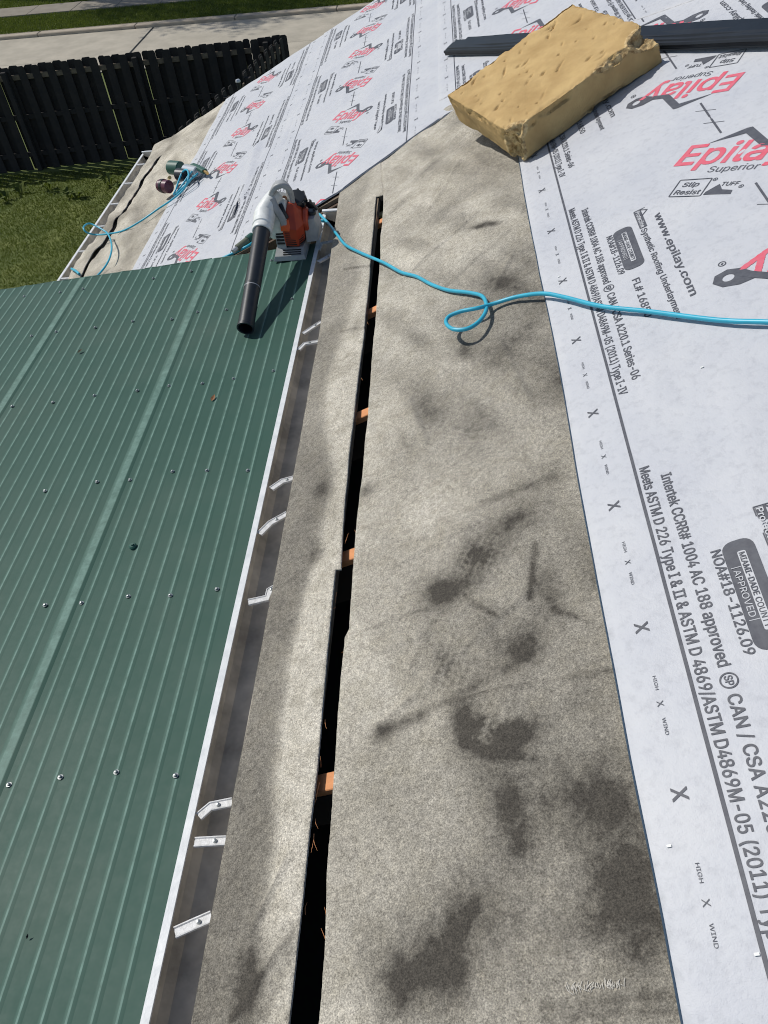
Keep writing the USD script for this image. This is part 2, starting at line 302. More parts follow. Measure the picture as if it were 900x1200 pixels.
def blades(xs, ys, hmin, hmax, w):
    n = len(xs); a = rng.random(n) * 2 * np.pi; hh = hmin + (hmax - hmin) * rng.random(n); lean = 0.6 * hh * rng.random(n); b = rng.random(n) * 2 * np.pi
    V = np.zeros((n, 3, 3)); V[:, 0] = np.stack([xs - np.cos(a) * w, ys - np.sin(a) * w, np.full(n, 0.0)], 1); V[:, 1] = np.stack([xs + np.cos(a) * w, ys + np.sin(a) * w, np.full(n, 0.0)], 1)
    V[:, 2] = np.stack([xs + np.cos(b) * lean, ys + np.sin(b) * lean, hh], 1)
    return V.reshape(-1, 3), np.arange(3 * n).reshape(n, 3)
def scatter(x0, x1, y0, y1, n): return x0 + (x1 - x0) * rng.random(n), y0 + (y1 - y0) * rng.random(n)
g1 = blades(*scatter(-9.5, -3.2, 5.0, 15.2, 170000), 0.016, 0.042, 0.006)
g2 = blades(*scatter(-17, -1, RY1 + 0.33, 28.5, 52000), 0.03, 0.085, 0.014)
g3 = blades(*scatter(-17, -1, 29.8, 33.0, 46000), 0.03, 0.085, 0.014)
single('grass', cat_(g1, g2, g3), 'grass_blade', 'mown green grass of the lawn below the fence and the verge beyond the road', 'grass', kind='stuff')
FY = 15.4
for k in range(16):                                   # weeds at the foot of the fence
    x = -9.2 + k * 0.42 + rnd.uniform(-.15, .15); y = FY - 1.0 - 0.55 * rnd.random(); m = []
    for j in range(rnd.randint(9, 18)):
        a = rnd.uniform(0, 6.28); L = rnd.uniform(.10, .26); w = rnd.uniform(.02, .04); d = np.array([math.cos(a), math.sin(a), 0]); q = np.array([-d[1], d[0], 0])
        p0 = np.array([x, y, 0]) + d * .03; p1 = p0 + d * L * .4 + [0, 0, L * .8]; p2 = p0 + d * L * .85 + [0, 0, L * .75]
        m.append((np.array([p0, p1 - q * w, p1 + q * w, p2]), np.array([(0, 1, 2), (1, 3, 2)])))
    single('weed', cat_(*m), 'grass_blade', 'small leafy green weed in the strip of weeds along the foot of the fence', 'weed', group='weeds along the foot of the dark fence')

# ------------------------------------------------------------------ fences
def picket_mesh(w, hgt, th, rng_):
    e = 0.028; dz = rng_.uniform(-.009, .009)
    pol = np.array([(-w / 2, 0.0), (w / 2, 0.0), (w / 2, hgt - e + dz), (w / 2 - e, hgt + dz), (-w / 2 + e, hgt + dz), (-w / 2, hgt - e + dz)])
    m = trimesh.creation.extrude_polygon(sg.Polygon(pol), th); return xf(m, (0, 0, 0), (1, 0, 0), (0, 0, 1), (0, -1, 0))
def fence(name, label, p, q, hgt=1.83, pale_rail=False, skip=()):
    p, q = np.array([*p, 0.0]), np.array([*q, 0.0]); L = np.linalg.norm(q - p); X = (q - p) / L; Y = np.cross([0, 0, 1], X); root = thing(name, label, 'fence', p)
    pl = lambda v, f: (p + v[:, :1] * X + v[:, 1:2] * Y + v[:, 2:3] * np.array([0, 0, 1.0]), f)
    k = 0; x = 0.08
    while x < L:
        back = k % 2; v, f = picket_mesh(((0.178 if rnd.random() > .12 else .128) if back else 0.150) + rnd.uniform(-.010, .004), hgt, 0.016, rnd); lean = rnd.uniform(-.007, .007)
        v = v + [0, 0.062 if back else 0.0, 0]; v[:, 0] += lean * v[:, 2] + x
        part(root, 'picket', pl(v, f), 'fence_wood'); x += 0.136; k += 1
    for z in (0.24, 0.92, 1.60):
        part(root, 'rail', pl(*box(0, L, 0.004, 0.042, z, z + 0.088, 0.004)), 'fence_pale' if z > 1 else 'fence_wood')  # top rail takes the paler colour
    x = 0.05
    while x < L + 0.3:
        xx_ = min(x, L - 0.05); part(root, 'post', pl(*box(xx_ - .045, xx_ + .045, -0.112, -0.02, 0, hgt - 0.06, 0.004)), 'fence_wood'); x += 2.44
    return root
fence('picket_fence', 'long dark board fence along the far side of the lawn, in front of the road', (-13.0, 14.85), (-2.86, 16.05))
fence('picket_fence', 'short dark fence return beyond the roof, seen end on with sunlit picket tips', (-3.30, 13.9), (-2.93, 15.95))
fence('picket_fence', 'dark fence run nearest the roof edge, seen end on below the lone gate post', (-3.95, 10.6), (-3.42, 13.35))
gp = thing('gate_post', 'single dark round metal post with a pale cap between the two end-on fence runs', 'post', (-3.33, 13.62, 0))
part(gp, 'shaft', cyl((-3.33, 13.62, 0), (-3.33, 13.62, 1.80), 0.035, 16), 'black_plastic', 35)
part(gp, 'cap', lathe((-3.33, 13.62, 1.80), (0, 0, 1), [(0, 0), (.042, 0), (.042, .02), (.03, .04), (0, .045)], 16), 'galvanised', 35)
part(gp, 'latch_plate', box(-3.24, -3.10, 13.55, 13.68, 1.52, 1.535, 0.003), 'galvanised')

# a tree beyond the road, whose shade falls on the concrete
def tree(x, y, hgt, rad, seed, label):
    rg = np.random.default_rng(seed); t = thing('tree', label, 'tree', (x, y, 0)); m = [tube([(x, y, 0), (x + .05, y, hgt * .3), (x - .05, y + .1, hgt * .6)], .16, 10, 5, scale=np.linspace(1, .55, 11))]
    for k in range(7):
        a = k * 0.9 + rg.random(); e = np.array([x + math.cos(a) * rad * .7, y + math.sin(a) * rad * .7, hgt * (.6 + .3 * rg.random())]); m.append(tube([(x, y, hgt * .42), (x + (e[0] - x) * .45, y + (e[1] - y) * .45, hgt * .58), e], .07, 7, 4, scale=np.linspace(1, .3, 9)))
    part(t, 'trunk', cat_(*m), 'bark', 40)
    cl = rg.normal(size=(46, 3)); cl /= np.linalg.norm(cl, axis=1, keepdims=True); cl = np.array([x, y, hgt * .68]) + cl * [rad, rad, hgt * .28] * (0.45 + .5 * rg.random((46, 1)))
    n = 7000; c = cl[rg.integers(0, 46, n)] + rg.normal(size=(n, 3)) * .32 * rad / 2; a, b = rg.normal(size=(n, 3)), rg.normal(size=(n, 3)); a /= np.linalg.norm(a, axis=1, keepdims=True); b -= a * (a * b).sum(1, keepdims=True); b /= np.linalg.norm(b, axis=1, keepdims=True)
    s1 = .10; V = np.stack([c - a * s1, c + b * s1 * .5, c + a * s1, c - b * s1 * .5], 1).reshape(-1, 3); I = np.arange(n) * 4; F = np.vstack([np.stack([I, I + 1, I + 2], 1), np.stack([I, I + 2, I + 3], 1)])
    part(t, 'crown', (V, F), 'tree_leaf')
tree(-17.6, 32.2, 18.0, 2.7, 3, 'tall leafy tree across the road that throws its shade on the concrete')

# ------------------------------------------------------------------ house: deck, rafters, fascia, walls
S_EAVE, S_RIDGE = -1.082, 4.6
SL_L, SL_R = ST(355, 1000)[0], ST(388, 1000)[0]
W_EAVE = ST(129, 256)[0]; T0, T1 = 4.13 * K, 8.33 * K
WS_L, WS_R = -3.80 * K, -3.735 * K
T_NEAR = -2.6
house = thing('house', 'house under re-roofing, its boarded roof stripped to felt and pale membrane', 'house', R(0, 2, 0) * [1, 1, 0])
dk0, dk1 = -0.024, -0.006
def deck_runs(s0, s1, t0, t1, w=0.19):                 # boards running along the eave
    s = s0
    while s < s1 - 1e-6:
        e = min(s + w, s1); part(house, 'deck_board', rbox(s + .0015, e - .0015, t0, t1, dk0, dk1), 'deck_wood'); s = e
deck_runs(S_EAVE, SL_L - 0.004, T_NEAR, T0 - 0.005); deck_runs(SL_R + 0.004, 1.4, T_NEAR, T1)
deck_runs(W_EAVE, WS_L - .004, T0, T1 - 0.004); deck_runs(WS_R + .004, SL_R + 0.004, T0, T1 - 0.004)
part(house, 'deck_board', rbox(SL_L - .0025, SL_R + .0025, 3.82 * K, T0 - 0.005, dk0, dk1), 'deck_wood')
part(house, 'deck_board', rbox(WS_L - .0025, WS_R + .0025, T1 - 0.25, T1 - 0.004, dk0, dk1), 'deck_wood')
part(house, 'upper_deck', rbox(1.401, S_RIDGE, T_NEAR, T1, dk0, dk1), 'deck_wood')
raf = [v * K for v in (0.771, 1.455, 2.109, 2.788, 3.60)]
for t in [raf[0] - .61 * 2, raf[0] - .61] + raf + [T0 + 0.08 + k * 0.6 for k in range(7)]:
    a = S_EAVE if t < T0 else W_EAVE; rf = part(house, 'rafter', rbox(a + .03, S_RIDGE - .05, t - .020, t + .020, -0.17, -.046, 0.002), 'rafter_shade_wood')
    part(rf, 'rafter_lit_top', rbox(a + .03, 1.4, t - .0195, t + .0195, -0.0455, dk0 - .001, 0.002), 'raw_wood')  # sunlit top of the rafter, painted as a brighter strip
def vbox(p0, p1, z0, z1, th):                          # upright board between two plan points
    p0, p1 = np.array(p0, float), np.array(p1, float); d = (p1 - p0) / np.linalg.norm(p1 - p0); n = np.array([-d[1], d[0]]) * th / 2
    pts = [(*(p + s * n), z) for p in (p0, p1) for s in (-1, 1) for z in (z0, z1)]; return hull(pts)
e0 = R(S_EAVE, 0, 0); w0 = R(W_EAVE, 0, 0)
part(house, 'fascia', vbox((e0[0] + .012, T_NEAR), (e0[0] + .012, T0 - .03), e0[2] - .185, e0[2] - .026, .02), 'old_wood')
part(house, 'fascia', vbox((w0[0] + .012, T0), (w0[0] + .012, T1 - .01), w0[2] - .185, w0[2] - .026, .02), 'white_paint')
part(house, 'soffit', box(e0[0] + .023, e0[0] + .42, T_NEAR, T0, e0[2] - .19, e0[2] - .18), 'white_paint')
part(house, 'soffit', box(w0[0] + .023, w0[0] + .42, T0, T1 - .02, w0[2] - .19, w0[2] - .18), 'white_paint')
rz = R(S_RIDGE, 0, 0)
part(house, 'wall', box(e0[0] + .42, e0[0] + .60, T_NEAR, T0 + .3, 0, e0[2] - .19), 'stucco')
part(house, 'wall', box(w0[0] + .42, w0[0] + .60, T0 + .2, T1 - .3, 0, w0[2] - .19), 'stucco')
def gable(t, s0):
    a, b, c = R(s0 + .47, t, -.18), R(S_RIDGE, t, -.18), R(S_RIDGE, t, -.18); pl = [(a[0], 0), (2 * rz[0] - a[0], 0), (2 * rz[0] - a[0], a[2]), (b[0], b[2]), (a[0], a[2])]
    m = trimesh.creation.extrude_polygon(sg.Polygon(pl), .16); return xf(m, (0, t, 0), (1, 0, 0), (0, 0, 1), (0, -1, 0))
part(house, 'gable_wall', gable(T1 - .12, W_EAVE), 'stucco'); part(house, 'gable_wall', gable(T0 + .19, W_EAVE), 'stucco')
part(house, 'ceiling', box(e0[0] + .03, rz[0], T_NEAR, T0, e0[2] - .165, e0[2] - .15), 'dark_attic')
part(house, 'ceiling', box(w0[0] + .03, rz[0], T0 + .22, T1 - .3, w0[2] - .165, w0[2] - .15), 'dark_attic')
part(house, 'barge_board', rbox(W_EAVE + .02, S_RIDGE, T1 - .025, T1 - .002, -.19, dk0 - .002), 'old_wood')
part(house, 'barge_board', rbox(W_EAVE + .02, S_EAVE - .03, T0 - .028, T0 - .005, -.19, dk0 - .002), 'old_wood')
bk = box(0, (S_RIDGE - W_EAVE), T_NEAR, T1, 0, .02); D2b = np.array([math.cos(PITCH), 0, -math.sin(PITCH)]); Nb = np.array([math.sin(PITCH), 0, math.cos(PITCH)])
part(house, 'back_slope', (rz + [0.004, 0, -.02] + bk[0][:, :1] * D2b + bk[0][:, 1:2] * D1 + bk[0][:, 2:3] * Nb - rz[1] * np.array([0, 1.0, 0]), bk[1]), 'deck_wood')
part(house, 'wall', box(2 * rz[0] - e0[0] - .6, 2 * rz[0] - e0[0] - .42, T_NEAR, T1 - .3, 0, w0[2] - .1), 'stucco')

# ------------------------------------------------------------------ sheets that lie on the roof
def wob(s, t, amp, sc, seed): return amp * (meshkit.fbm(np.stack([np.asarray(s) * sc, np.asarray(t) * sc, np.zeros_like(s)], -1), 3, seed) - 0.5) * 2
def rough_edge(pts, step, amp, seed, closed=True):
    out = []; n = len(pts)
    for i in range(n if closed else n - 1):
        a, b = np.array(pts[i]), np.array(pts[(i + 1) % n]); L = np.linalg.norm(b - a); k = max(1, int(L / step)); d = (b - a) / max(L, 1e-9); nn = np.array([-d[1], d[0]])
        for j in range(k):
            p = a + (b - a) * j / k; o = 0 if j == 0 else amp * (meshkit.fbm(np.array([p[0] * 9 + seed, p[1] * 9, 0.5]), 3, seed) - .5) * 2
            out.append(tuple(p + nn * o))
    return out
def drape(poly, res, hf, thick):
    """a sheet with outline poly (s, t), fine grid inside, top at height hf(s, t)"""
    poly = poly if isinstance(poly, sg.Polygon) else sg.Polygon(poly); poly = poly.buffer(0); poly = max(getattr(poly, 'geoms', [poly]), key=lambda g: g.area)
    b = np.array(poly.segmentize(res).exterior.coords)[:-1]; x0, y0, x1, y1 = poly.bounds
    X, Y = np.meshgrid(np.arange(x0 + res * .37, x1, res), np.arange(y0 + res * .41, y1, res)); X = X + (np.arange(X.shape[0]) % 2)[:, None] * res * .5
    P = np.stack([X.ravel(), Y.ravel()], 1); P = P[shapely.contains_xy(poly.buffer(-res * .45), P[:, 0], P[:, 1])]
    A = np.vstack([b, P]); tri = Delaunay(A).simplices; c = A[tri].mean(1); tri = tri[shapely.contains_xy(poly, c[:, 0], c[:, 1])]
    u, w = A[tri[:, 1]] - A[tri[:, 0]], A[tri[:, 2]] - A[tri[:, 0]]; neg = (u[:, 0] * w[:, 1] - u[:, 1] * w[:, 0]) < 0; tri[neg] = tri[neg][:, ::-1]
    h = hf(A[:, 0], A[:, 1]); top = R(A[:, 0], A[:, 1], h); nb = len(b); low = R(b[:, 0], b[:, 1], h[:nb] - thick); F = [tri]
    i = np.arange(nb); j = (i + 1) % nb; o = len(top); ccw = poly.exterior.is_ccw
    q = np.vstack([np.stack([i, o + i, o + j], 1), np.stack([i, o + j, j], 1)]); F.append(q if ccw else q[:, ::-1])
    return (np.vstack([top, low]), np.vstack(F)), np.vstack([A, b])
def blob(A, p, ra, rb, ang, soft=1.6):
    d = A - p; d = d + .35 * min(ra, rb) * (np.stack([meshkit.fbm(np.c_[A * 28, np.full(len(A), 3.5)], 3, 91), meshkit.fbm(np.c_[A * 28, np.full(len(A), 9.5)], 3, 92)], 1) - .5) * 2; c, s_ = math.cos(ang), math.sin(ang); x = (d[:, 0] * c + d[:, 1] * s_) / ra; y = (-d[:, 0] * s_ + d[:, 1] * c) / rb
    return np.exp(-(x * x + y * y) ** soft)
def streak(A, p, q, w):
    d = q - p; L2 = d @ d; k = np.clip(((A - p) @ d) / L2, 0, 1); r = np.linalg.norm(A - p - k[:, None] * d, axis=1); return np.exp(-(r / w) ** 2)

# --- felt: main strip
left = [(370, 1260), (381, 1120), (387, 1000), (393, 905), (400, 800), (405, 748), (410, 738), (415, 660), (420, 600), (427, 540), (433, 470), (437, 420), (442, 360), (446, 295), (450, 229)]
eR = ST(700, 640)[0]
mL = rough_edge(STs(left), .04, .0018, 3, False) + [tuple(ST(450, 229))]
mR = [(tuple(p)) for p in (ST(518, 137) + [0, .26], )] + [(-0.20, 4.45 * K), (-0.20, -0.6)]
mainpoly = [(ST(376, 1260)[0], -0.6)] + mL + rough_edge([tuple(ST(441, 231)), tuple(ST(398, 227)), tuple(ST(518, 137))], .06, .006, 5, False)[0:1] + mR
mainpoly = sg.Polygon([(ST(376, 1260)[0], -0.6)] + mL + [tuple(ST(446, 190) + [0, .03]), tuple(ST(470, 174) + [0, .03])] + mR)
dents = [(385, 570, .05, .012), (430, 575, .03, .006), (520, 690, .06, -.002), (590, 830, .10, .009), (480, 500, .08, .010), (490, 370, .09, .012), (560, 660, .06, -.002), (620, 420, .12, .008), (540, 300, .10, .010), (700, 1000, .10, -.002), (470, 960, .12, .005)]
creases = [((462, 665), (560, 610), .006), ((430, 770), (520, 735), .005), ((500, 830), (740, 780), .004), ((445, 850), (625, 690), .010), ((590, 560), (655, 540), .006), ((470, 330), (560, 250), .010), ((480, 470), (500, 520), .012), ((560, 380), (600, 300), .012), ((620, 470), (585, 400), .012), ((500, 250), (540, 190), .014)]
def felt_h(s, t):
    A = np.stack([s, t], -1); h = wob(s, t, .0045, 6.0, 11) + wob(s, t, .0016, 24.0, 12)
    for x, y, r, a in dents: h = h + a * np.exp(-((A - ST(x, y)) ** 2).sum(-1) / r ** 2)
    for p, q, w in creases: h = h + .0055 * streak(A, ST(*p), ST(*q), w * .8)
    far = np.clip((t - 2.2) / 1.2, 0, 1); h = h + far * .008 * np.sin((s * 1.0 + t * .8) * 22 + wob(s, t, 3, 3, 7)) * np.clip(wob(s, t, 1, 2.5, 9) + .5, 0, 1)
    return np.maximum((h + 0.004) * np.clip((ST(398, 227)[1] + .62 * (s - ST(398, 227)[0]) - t) / .1 + .25, .25, 1), -.0015)
BL = [(525, 695, .040, .028, 0.2, 1.25), (505, 690, .022, .022, 0, .5), (640, 690, .03, .085, .1, .85), (705, 670, .06, .07, 0, .7), (615, 760, .05, .05, 0, .85), (545, 850, .028, .045, .1, 1.1), (600, 870, .055, .028, .2, 1.0), (740, 1030, .042, .06, .15, 1.3), (515, 1130, .06, .05, 0, 1.25), (470, 1170, .05, .05, 0, .6),
      (660, 930, .11, .06, 0, .75), (600, 960, .03, .07, .2, .8), (720, 940, .06, .06, 0, .65), (560, 655, .05, .045, 0, .75), (600, 610, .07, .04, 0, .6), (450, 860, .02, .02, 0, .9), (560, 1060, .05, .05, 0, .5), (760, 1130, .05, .04, 0, .6), (690, 1080, .06, .04, 0, .55), (640, 560, .06, .06, 0, .55), (560, 500, .07, .09, .3, .5), (500, 480, .03, .09, .2, .55), (660, 450, .05, .10, 0, .45), (600, 400, .08, .08, .2, .4), (535, 370, .06, .05, 0, .45), (595, 330, .10, .06, .4, .4), (575, 264, .05, .012, -.7, 1.1), (562, 268, .04, .010, -.7, 1.1), (520, 250, .1, .05, .5, .4), (620, 300, .06, .10, 0, .4), (430, 575, .018, .02, 0, .9), (545, 410, .02, .05, 0, .6), (500, 560, .05, .05, 0, .3), (690, 820, .05, .05, 0, .4), (520, 775, .02, .03, 0, .5), (585, 720, .05, .03, 0, .3), (500, 200, .14, .03, .6, .5), (470, 240, .08, .03, .6, .45), (550, 170, .1, .05, .5, .35), (430, 1100, .02, .03, 0, .25)]
SK = [((447, 858), (492, 840), .013, 1.0), ((495, 838), (560, 805), .007, .55), ((560, 805), (620, 770), .010, .45), ((480, 790), (510, 730), .008, .55), ((622, 700), (628, 640), .007, .9), ((545, 700), (585, 725), .006, .7), ((650, 715), (690, 728), .006, .8), ((535, 1110), (560, 1055), .007, .9), ((565, 590), (650, 560), .012, .6), ((545, 870), (570, 845), .006, .9), ((590, 860), (610, 850), .010, .9), ((545, 875), (625, 890), .008, .7), ((462, 690), (500, 680), .004, .4), ((430, 740), (500, 715), .004, .5), ((470, 640), (540, 620), .004, .4), ((500, 830), (745, 780), .004, .45), ((640, 1180), (800, 1165), .007, .7), ((640, 1195), (800, 1185), .006, .6), ((520, 340), (600, 270), .010, .5), ((455, 480), (480, 530), .008, .4)]
def felt_dirt(A):
    d = .20 + .46 * (meshkit.fbm(np.c_[A * [3.2, 2.2], np.zeros(len(A))], 4, 21) - .5) * 2 + .26 * np.clip((A[:, 0] + .60) / .30, 0, 1)
    mot = .35 + 1.3 * meshkit.fbm(np.c_[A * 17, np.full(len(A), 4.5)], 4, 97)
    for x, y, a, b, g, k in BL: d = d + k * mot * (1.0 if x < 620 or y == 1030 else .62) * (.62 * blob(A, ST(x, y), a, b, g, .9) + .30 * blob(A, ST(x, y), a * 1.7, b * 1.6, g, .8))
    for p, q, w, k in SK: d = d + .50 * k * streak(A, ST(*p), ST(*q), w * 1.2) * (.4 + 1.2 * meshkit.fbm(np.c_[A * 40, np.zeros(len(A))], 3, 93))
    q = np.c_[A @ np.array([[7.0, 1.2], [4.0, -2.0]]), np.zeros(len(A))]; far = np.clip((A[:, 1] - 1.0) / 1.2, .25, 1); d = d + far * .50 * (meshkit.fbm(q * 1.6, 4, 95) - .5) * 2
    c = ST(560, 650)                                   # boot tread marks
    for cx, cy in ((560, 652), (525, 790), (580, 855)):
        c = ST(cx, cy); L = A - c; q = np.exp(-((L / [.05, .05]) ** 2).sum(1)); d = d + .38 * q * (np.sin(L[:, 0] * 260 + L[:, 1] * 90) * np.sin(L[:, 1] * 230) > .15)
    return d
mesh_, A = drape(mainpoly, .0075, felt_h, .005)
single('roofing_felt', mesh_, 'felt', 'wide weathered grey-brown felt strip with dark boot stains between the slot and the pale membrane', 'roofing felt', smooth=True, prim={'dirt_tone': felt_dirt(A)})
scr = ST(700, 1160); m = []
for k in range(60):
    p = scr + np.array([rnd.uniform(-.042, .042), rnd.gauss(0, .0022)]); a = 1.57 + rnd.gauss(0, .5); L = rnd.uniform(.004, .011); q = p + L * np.array([math.cos(a), math.sin(a)]); h0 = float(felt_h(p[:1], p[1:])[0]) + .0012
    m.append(tube([R(p[0], p[1], h0), R(*(p * .5 + q * .5), h0 + .0015), R(q[0], q[1], h0)], .0005, 4, 2))
sid = single('torn_scrap', cat_(*m), 'pale_fibre', 'short row of pale torn fibres scuffed on the felt at the bottom of the picture', 'scrap')

# --- felt: narrow strip between gutter and slot
eg = [(213, 1260), (225, 1200), (265, 985), (295, 825), (318, 700), (344, 560), (374, 395), (388, 300), (398, 227)]
sr = [(441, 231), (437, 280), (432, 340), (426, 400), (419, 455), (412, 515), (405, 580), (401, 640), (400, 668), (394, 668), (385, 760), (372, 900), (360, 1010), (344, 1160), (333, 1260)]
lowpoly = [(ST(222, 1260)[0], -.6)] + rough_edge(STs(eg), .04, .0012, 8, False) + [tuple(ST(398, 227) + [0, .005]), tuple(ST(402, 224) + [0, .03]), tuple(ST(438, 198) + [0, .03]), tuple(ST(446, 190) + [0, .03]), tuple(ST(450, 229)), ] + rough_edge(STs(sr), .04, .0018, 9, False) + [(ST(338, 1260)[0], -.6)]
sm_, sg_ = ST(300, 950)[0], ST(360, 950)[0]
def strip_h(s, t):
    A = np.stack([s, t], -1); h = wob(s, t, .003, 7, 31) + wob(s, t, .001, 25, 32); u = np.clip((s - S_EAVE) / .23, 0, 1)
    h = h + .005 * np.sin(u * np.pi) ** 2 * (.55 + .45 * np.sin(t * 6.5 + 1))
    for x, y, r, a in ((385, 572, .045, -.010), (372, 648, .045, -.010), (400, 385, .04, -.007), (365, 690, .04, -.005), (330, 880, .05, -.005)): h = h + a * np.exp(-((A - ST(x, y)) ** 2).sum(-1) / r ** 2)
    for p, q, w in (((398, 387), (432, 384), .004), ((404, 316), (436, 312), .004), ((300, 1090), (345, 990), .006), ((300, 1080), (335, 1010), .006), ((275, 1195), (330, 1110), .01)): h = h + .004 * streak(A, ST(*p), ST(*q), w)
    return np.maximum((h + .003) * np.clip((ST(398, 227)[1] + .62 * (s - ST(398, 227)[0]) - t) / .1 + .25, .25, 1), -.0015)
def strip_dirt_tone(A):
    s, t = A[:, 0], A[:, 1]; edge = ST(346, 800)[0] + .030 * np.sin(t * 5.2) + wob(s, t, .02, 5, 4); fade = np.clip(1.25 - t / 4.2, .35, 1); d = .26 - .40 * fade + (1.0 * fade - .05) / (1 + np.exp((s - edge) / (.008 + .006 * (1 - fade))))  # darker left of a wavy edge, paler right, contrast easing along t
    d = d + .22 * (meshkit.fbm(np.c_[A * 5, np.zeros(len(A))], 4, 5) - .5) * 2
    for x, y, a, b, k in ((378, 572, .03, .035, .7), (372, 648, .025, .035, .9), (418, 382, .02, .05, .5), (300, 1160, .05, .06, .9), (335, 1110, .03, .05, .6), (290, 1120, .03, .03, .3), (390, 480, .02, .06, .2)): d = d + .6 * k * blob(A, ST(x, y), a, b, 0, 1.1)
    for p, q, w, k in (((275, 1195), (350, 1085), .008, .7), ((300, 1090), (345, 990), .004, .5), ((310, 1195), (345, 1110), .01, .5), ((398, 388), (432, 385), .005, .8), ((404, 317), (436, 313), .005, .8)): d = d + .6 * k * streak(A, ST(*p), ST(*q), w)
    return d
mesh_, A = drape(lowpoly, .008, strip_h, .005)
single('roofing_felt', mesh_, 'felt', 'narrow felt eave strip between the near gutter and the slot, paler on its right', 'roofing felt', smooth=True, prim={'dirt_tone': strip_dirt_tone(A)})

# --- felt on the lower wing
rake = [(165, 187), (172, 181), (180, 174), (192, 168), (205, 160), (228, 150), (250, 141)]
wt = T1 - .01
wl = rough_edge([(W_EAVE - .008, T0 + .02), (W_EAVE - .008, wt), (WS_L, wt + .02)], .08, .012, 14, False) + [(WS_L, wt + .02)] + rough_edge([(WS_L, 7.82 * K), (WS_L, T0 + .02)], .07, .012, 15, False) + [(WS_L, T0 + .02)]
wl = rough_edge([(W_EAVE - .008, T0 + .02), (W_EAVE - .008, wt), (WS_R + .03, wt), (WS_R + .03, 7.80 * K), (WS_L, 7.78 * K), (WS_L, T0 + .02)], .07, .006, 14)
wu = rough_edge([(WS_R, T0 + .02), (WS_R, 7.79 * K), (WS_R + .031, 7.80 * K), (WS_R + .031, wt), (-2.55, wt), (-2.55, T0 + .02)], .07, .006, 17)
def wing_h(s, t):
    h = wob(s, t, .012, 3.5, 41) + wob(s, t, .006, 11, 42); h = h + .028 * np.clip(np.sin((s * .9 + t * .55) * 15 + wob(s, t, 4, 2.2, 43)), -.2, 1) * np.clip(.4 + wob(s, t, 1.2, 2, 44), 0, 1)
    return .005 + np.maximum(h, -.004) * np.clip((-2.745 - s) / .12, 0, 1)
def wing_dirt(A): return .22 + .95 * (meshkit.fbm(np.c_[A @ np.array([[6.0, 1.6], [3.0, -2.2]]), np.zeros(len(A))], 4, 45) - .45) * 2
for pol, lab in ((wl, 'pale wrinkled felt strip at the far wing eave, outside its thin dark slot'), (wu, 'pale wrinkled felt of the far wing between its slot and the printed membrane')):
    mesh_, A = drape(pol, .022, wing_h, .006); single('roofing_felt', mesh_, 'felt_wing', lab, 'roofing felt', smooth=True, prim={'dirt_tone': wing_dirt(A)})

# ------------------------------------------------------------------ printed membrane
TXT = {}
def flat_text(txt, bold=False):
    if (txt, bold) not in TXT:
        m = meshkit.text_mesh(txt, 1.0, .01, bold); nz = m.face_normals[:, 2] > .5; f = m.faces[nz]; u_, inv = np.unique(f, return_inverse=True)
        v = m.vertices[u_][:, :2].copy(); v[:, 0] -= v[:, 0].min(); TXT[(txt, bold)] = (v, inv.reshape(f.shape))
    return TXT[(txt, bold)]
def lay(txt, p, X, length, cap, bold=False):
    """text from p along the unit vector X in the (s, t) plane; letters stand to the left of X"""
    v, f = flat_text(txt, bold); X = np.array(X, float); Y = np.array([-X[1], X[0]]); w = v[:, 0].max()
    return np.asarray(p) + v[:, :1] * (length / w) * X + v[:, 1:] * cap * Y, f
def poly2(g):
    out = []
    for q in getattr(g, 'geoms', [g]):
        m = trimesh.creation.extrude_polygon(q, .01, engine='earcut'); nz = m.face_normals[:, 2] > .5; out.append((m.vertices[:, :2], m.faces[nz]))
    return out
def at_(g, p, X):
    X = np.array(X, float); Y = np.array([-X[1], X[0]]); return [(np.asarray(p) + v[:, :1] * X + v[:, 1:] * Y, f) for v, f in g]
def rr(x0, y0, x1, y1, r): return sg.box(x0 + r, y0 + r, x1 - r, y1 - r).buffer(r, quad_segs=5)
def line(pts, w): return sg.LineString(pts).buffer(w / 2, cap_style=2, join_style=2)
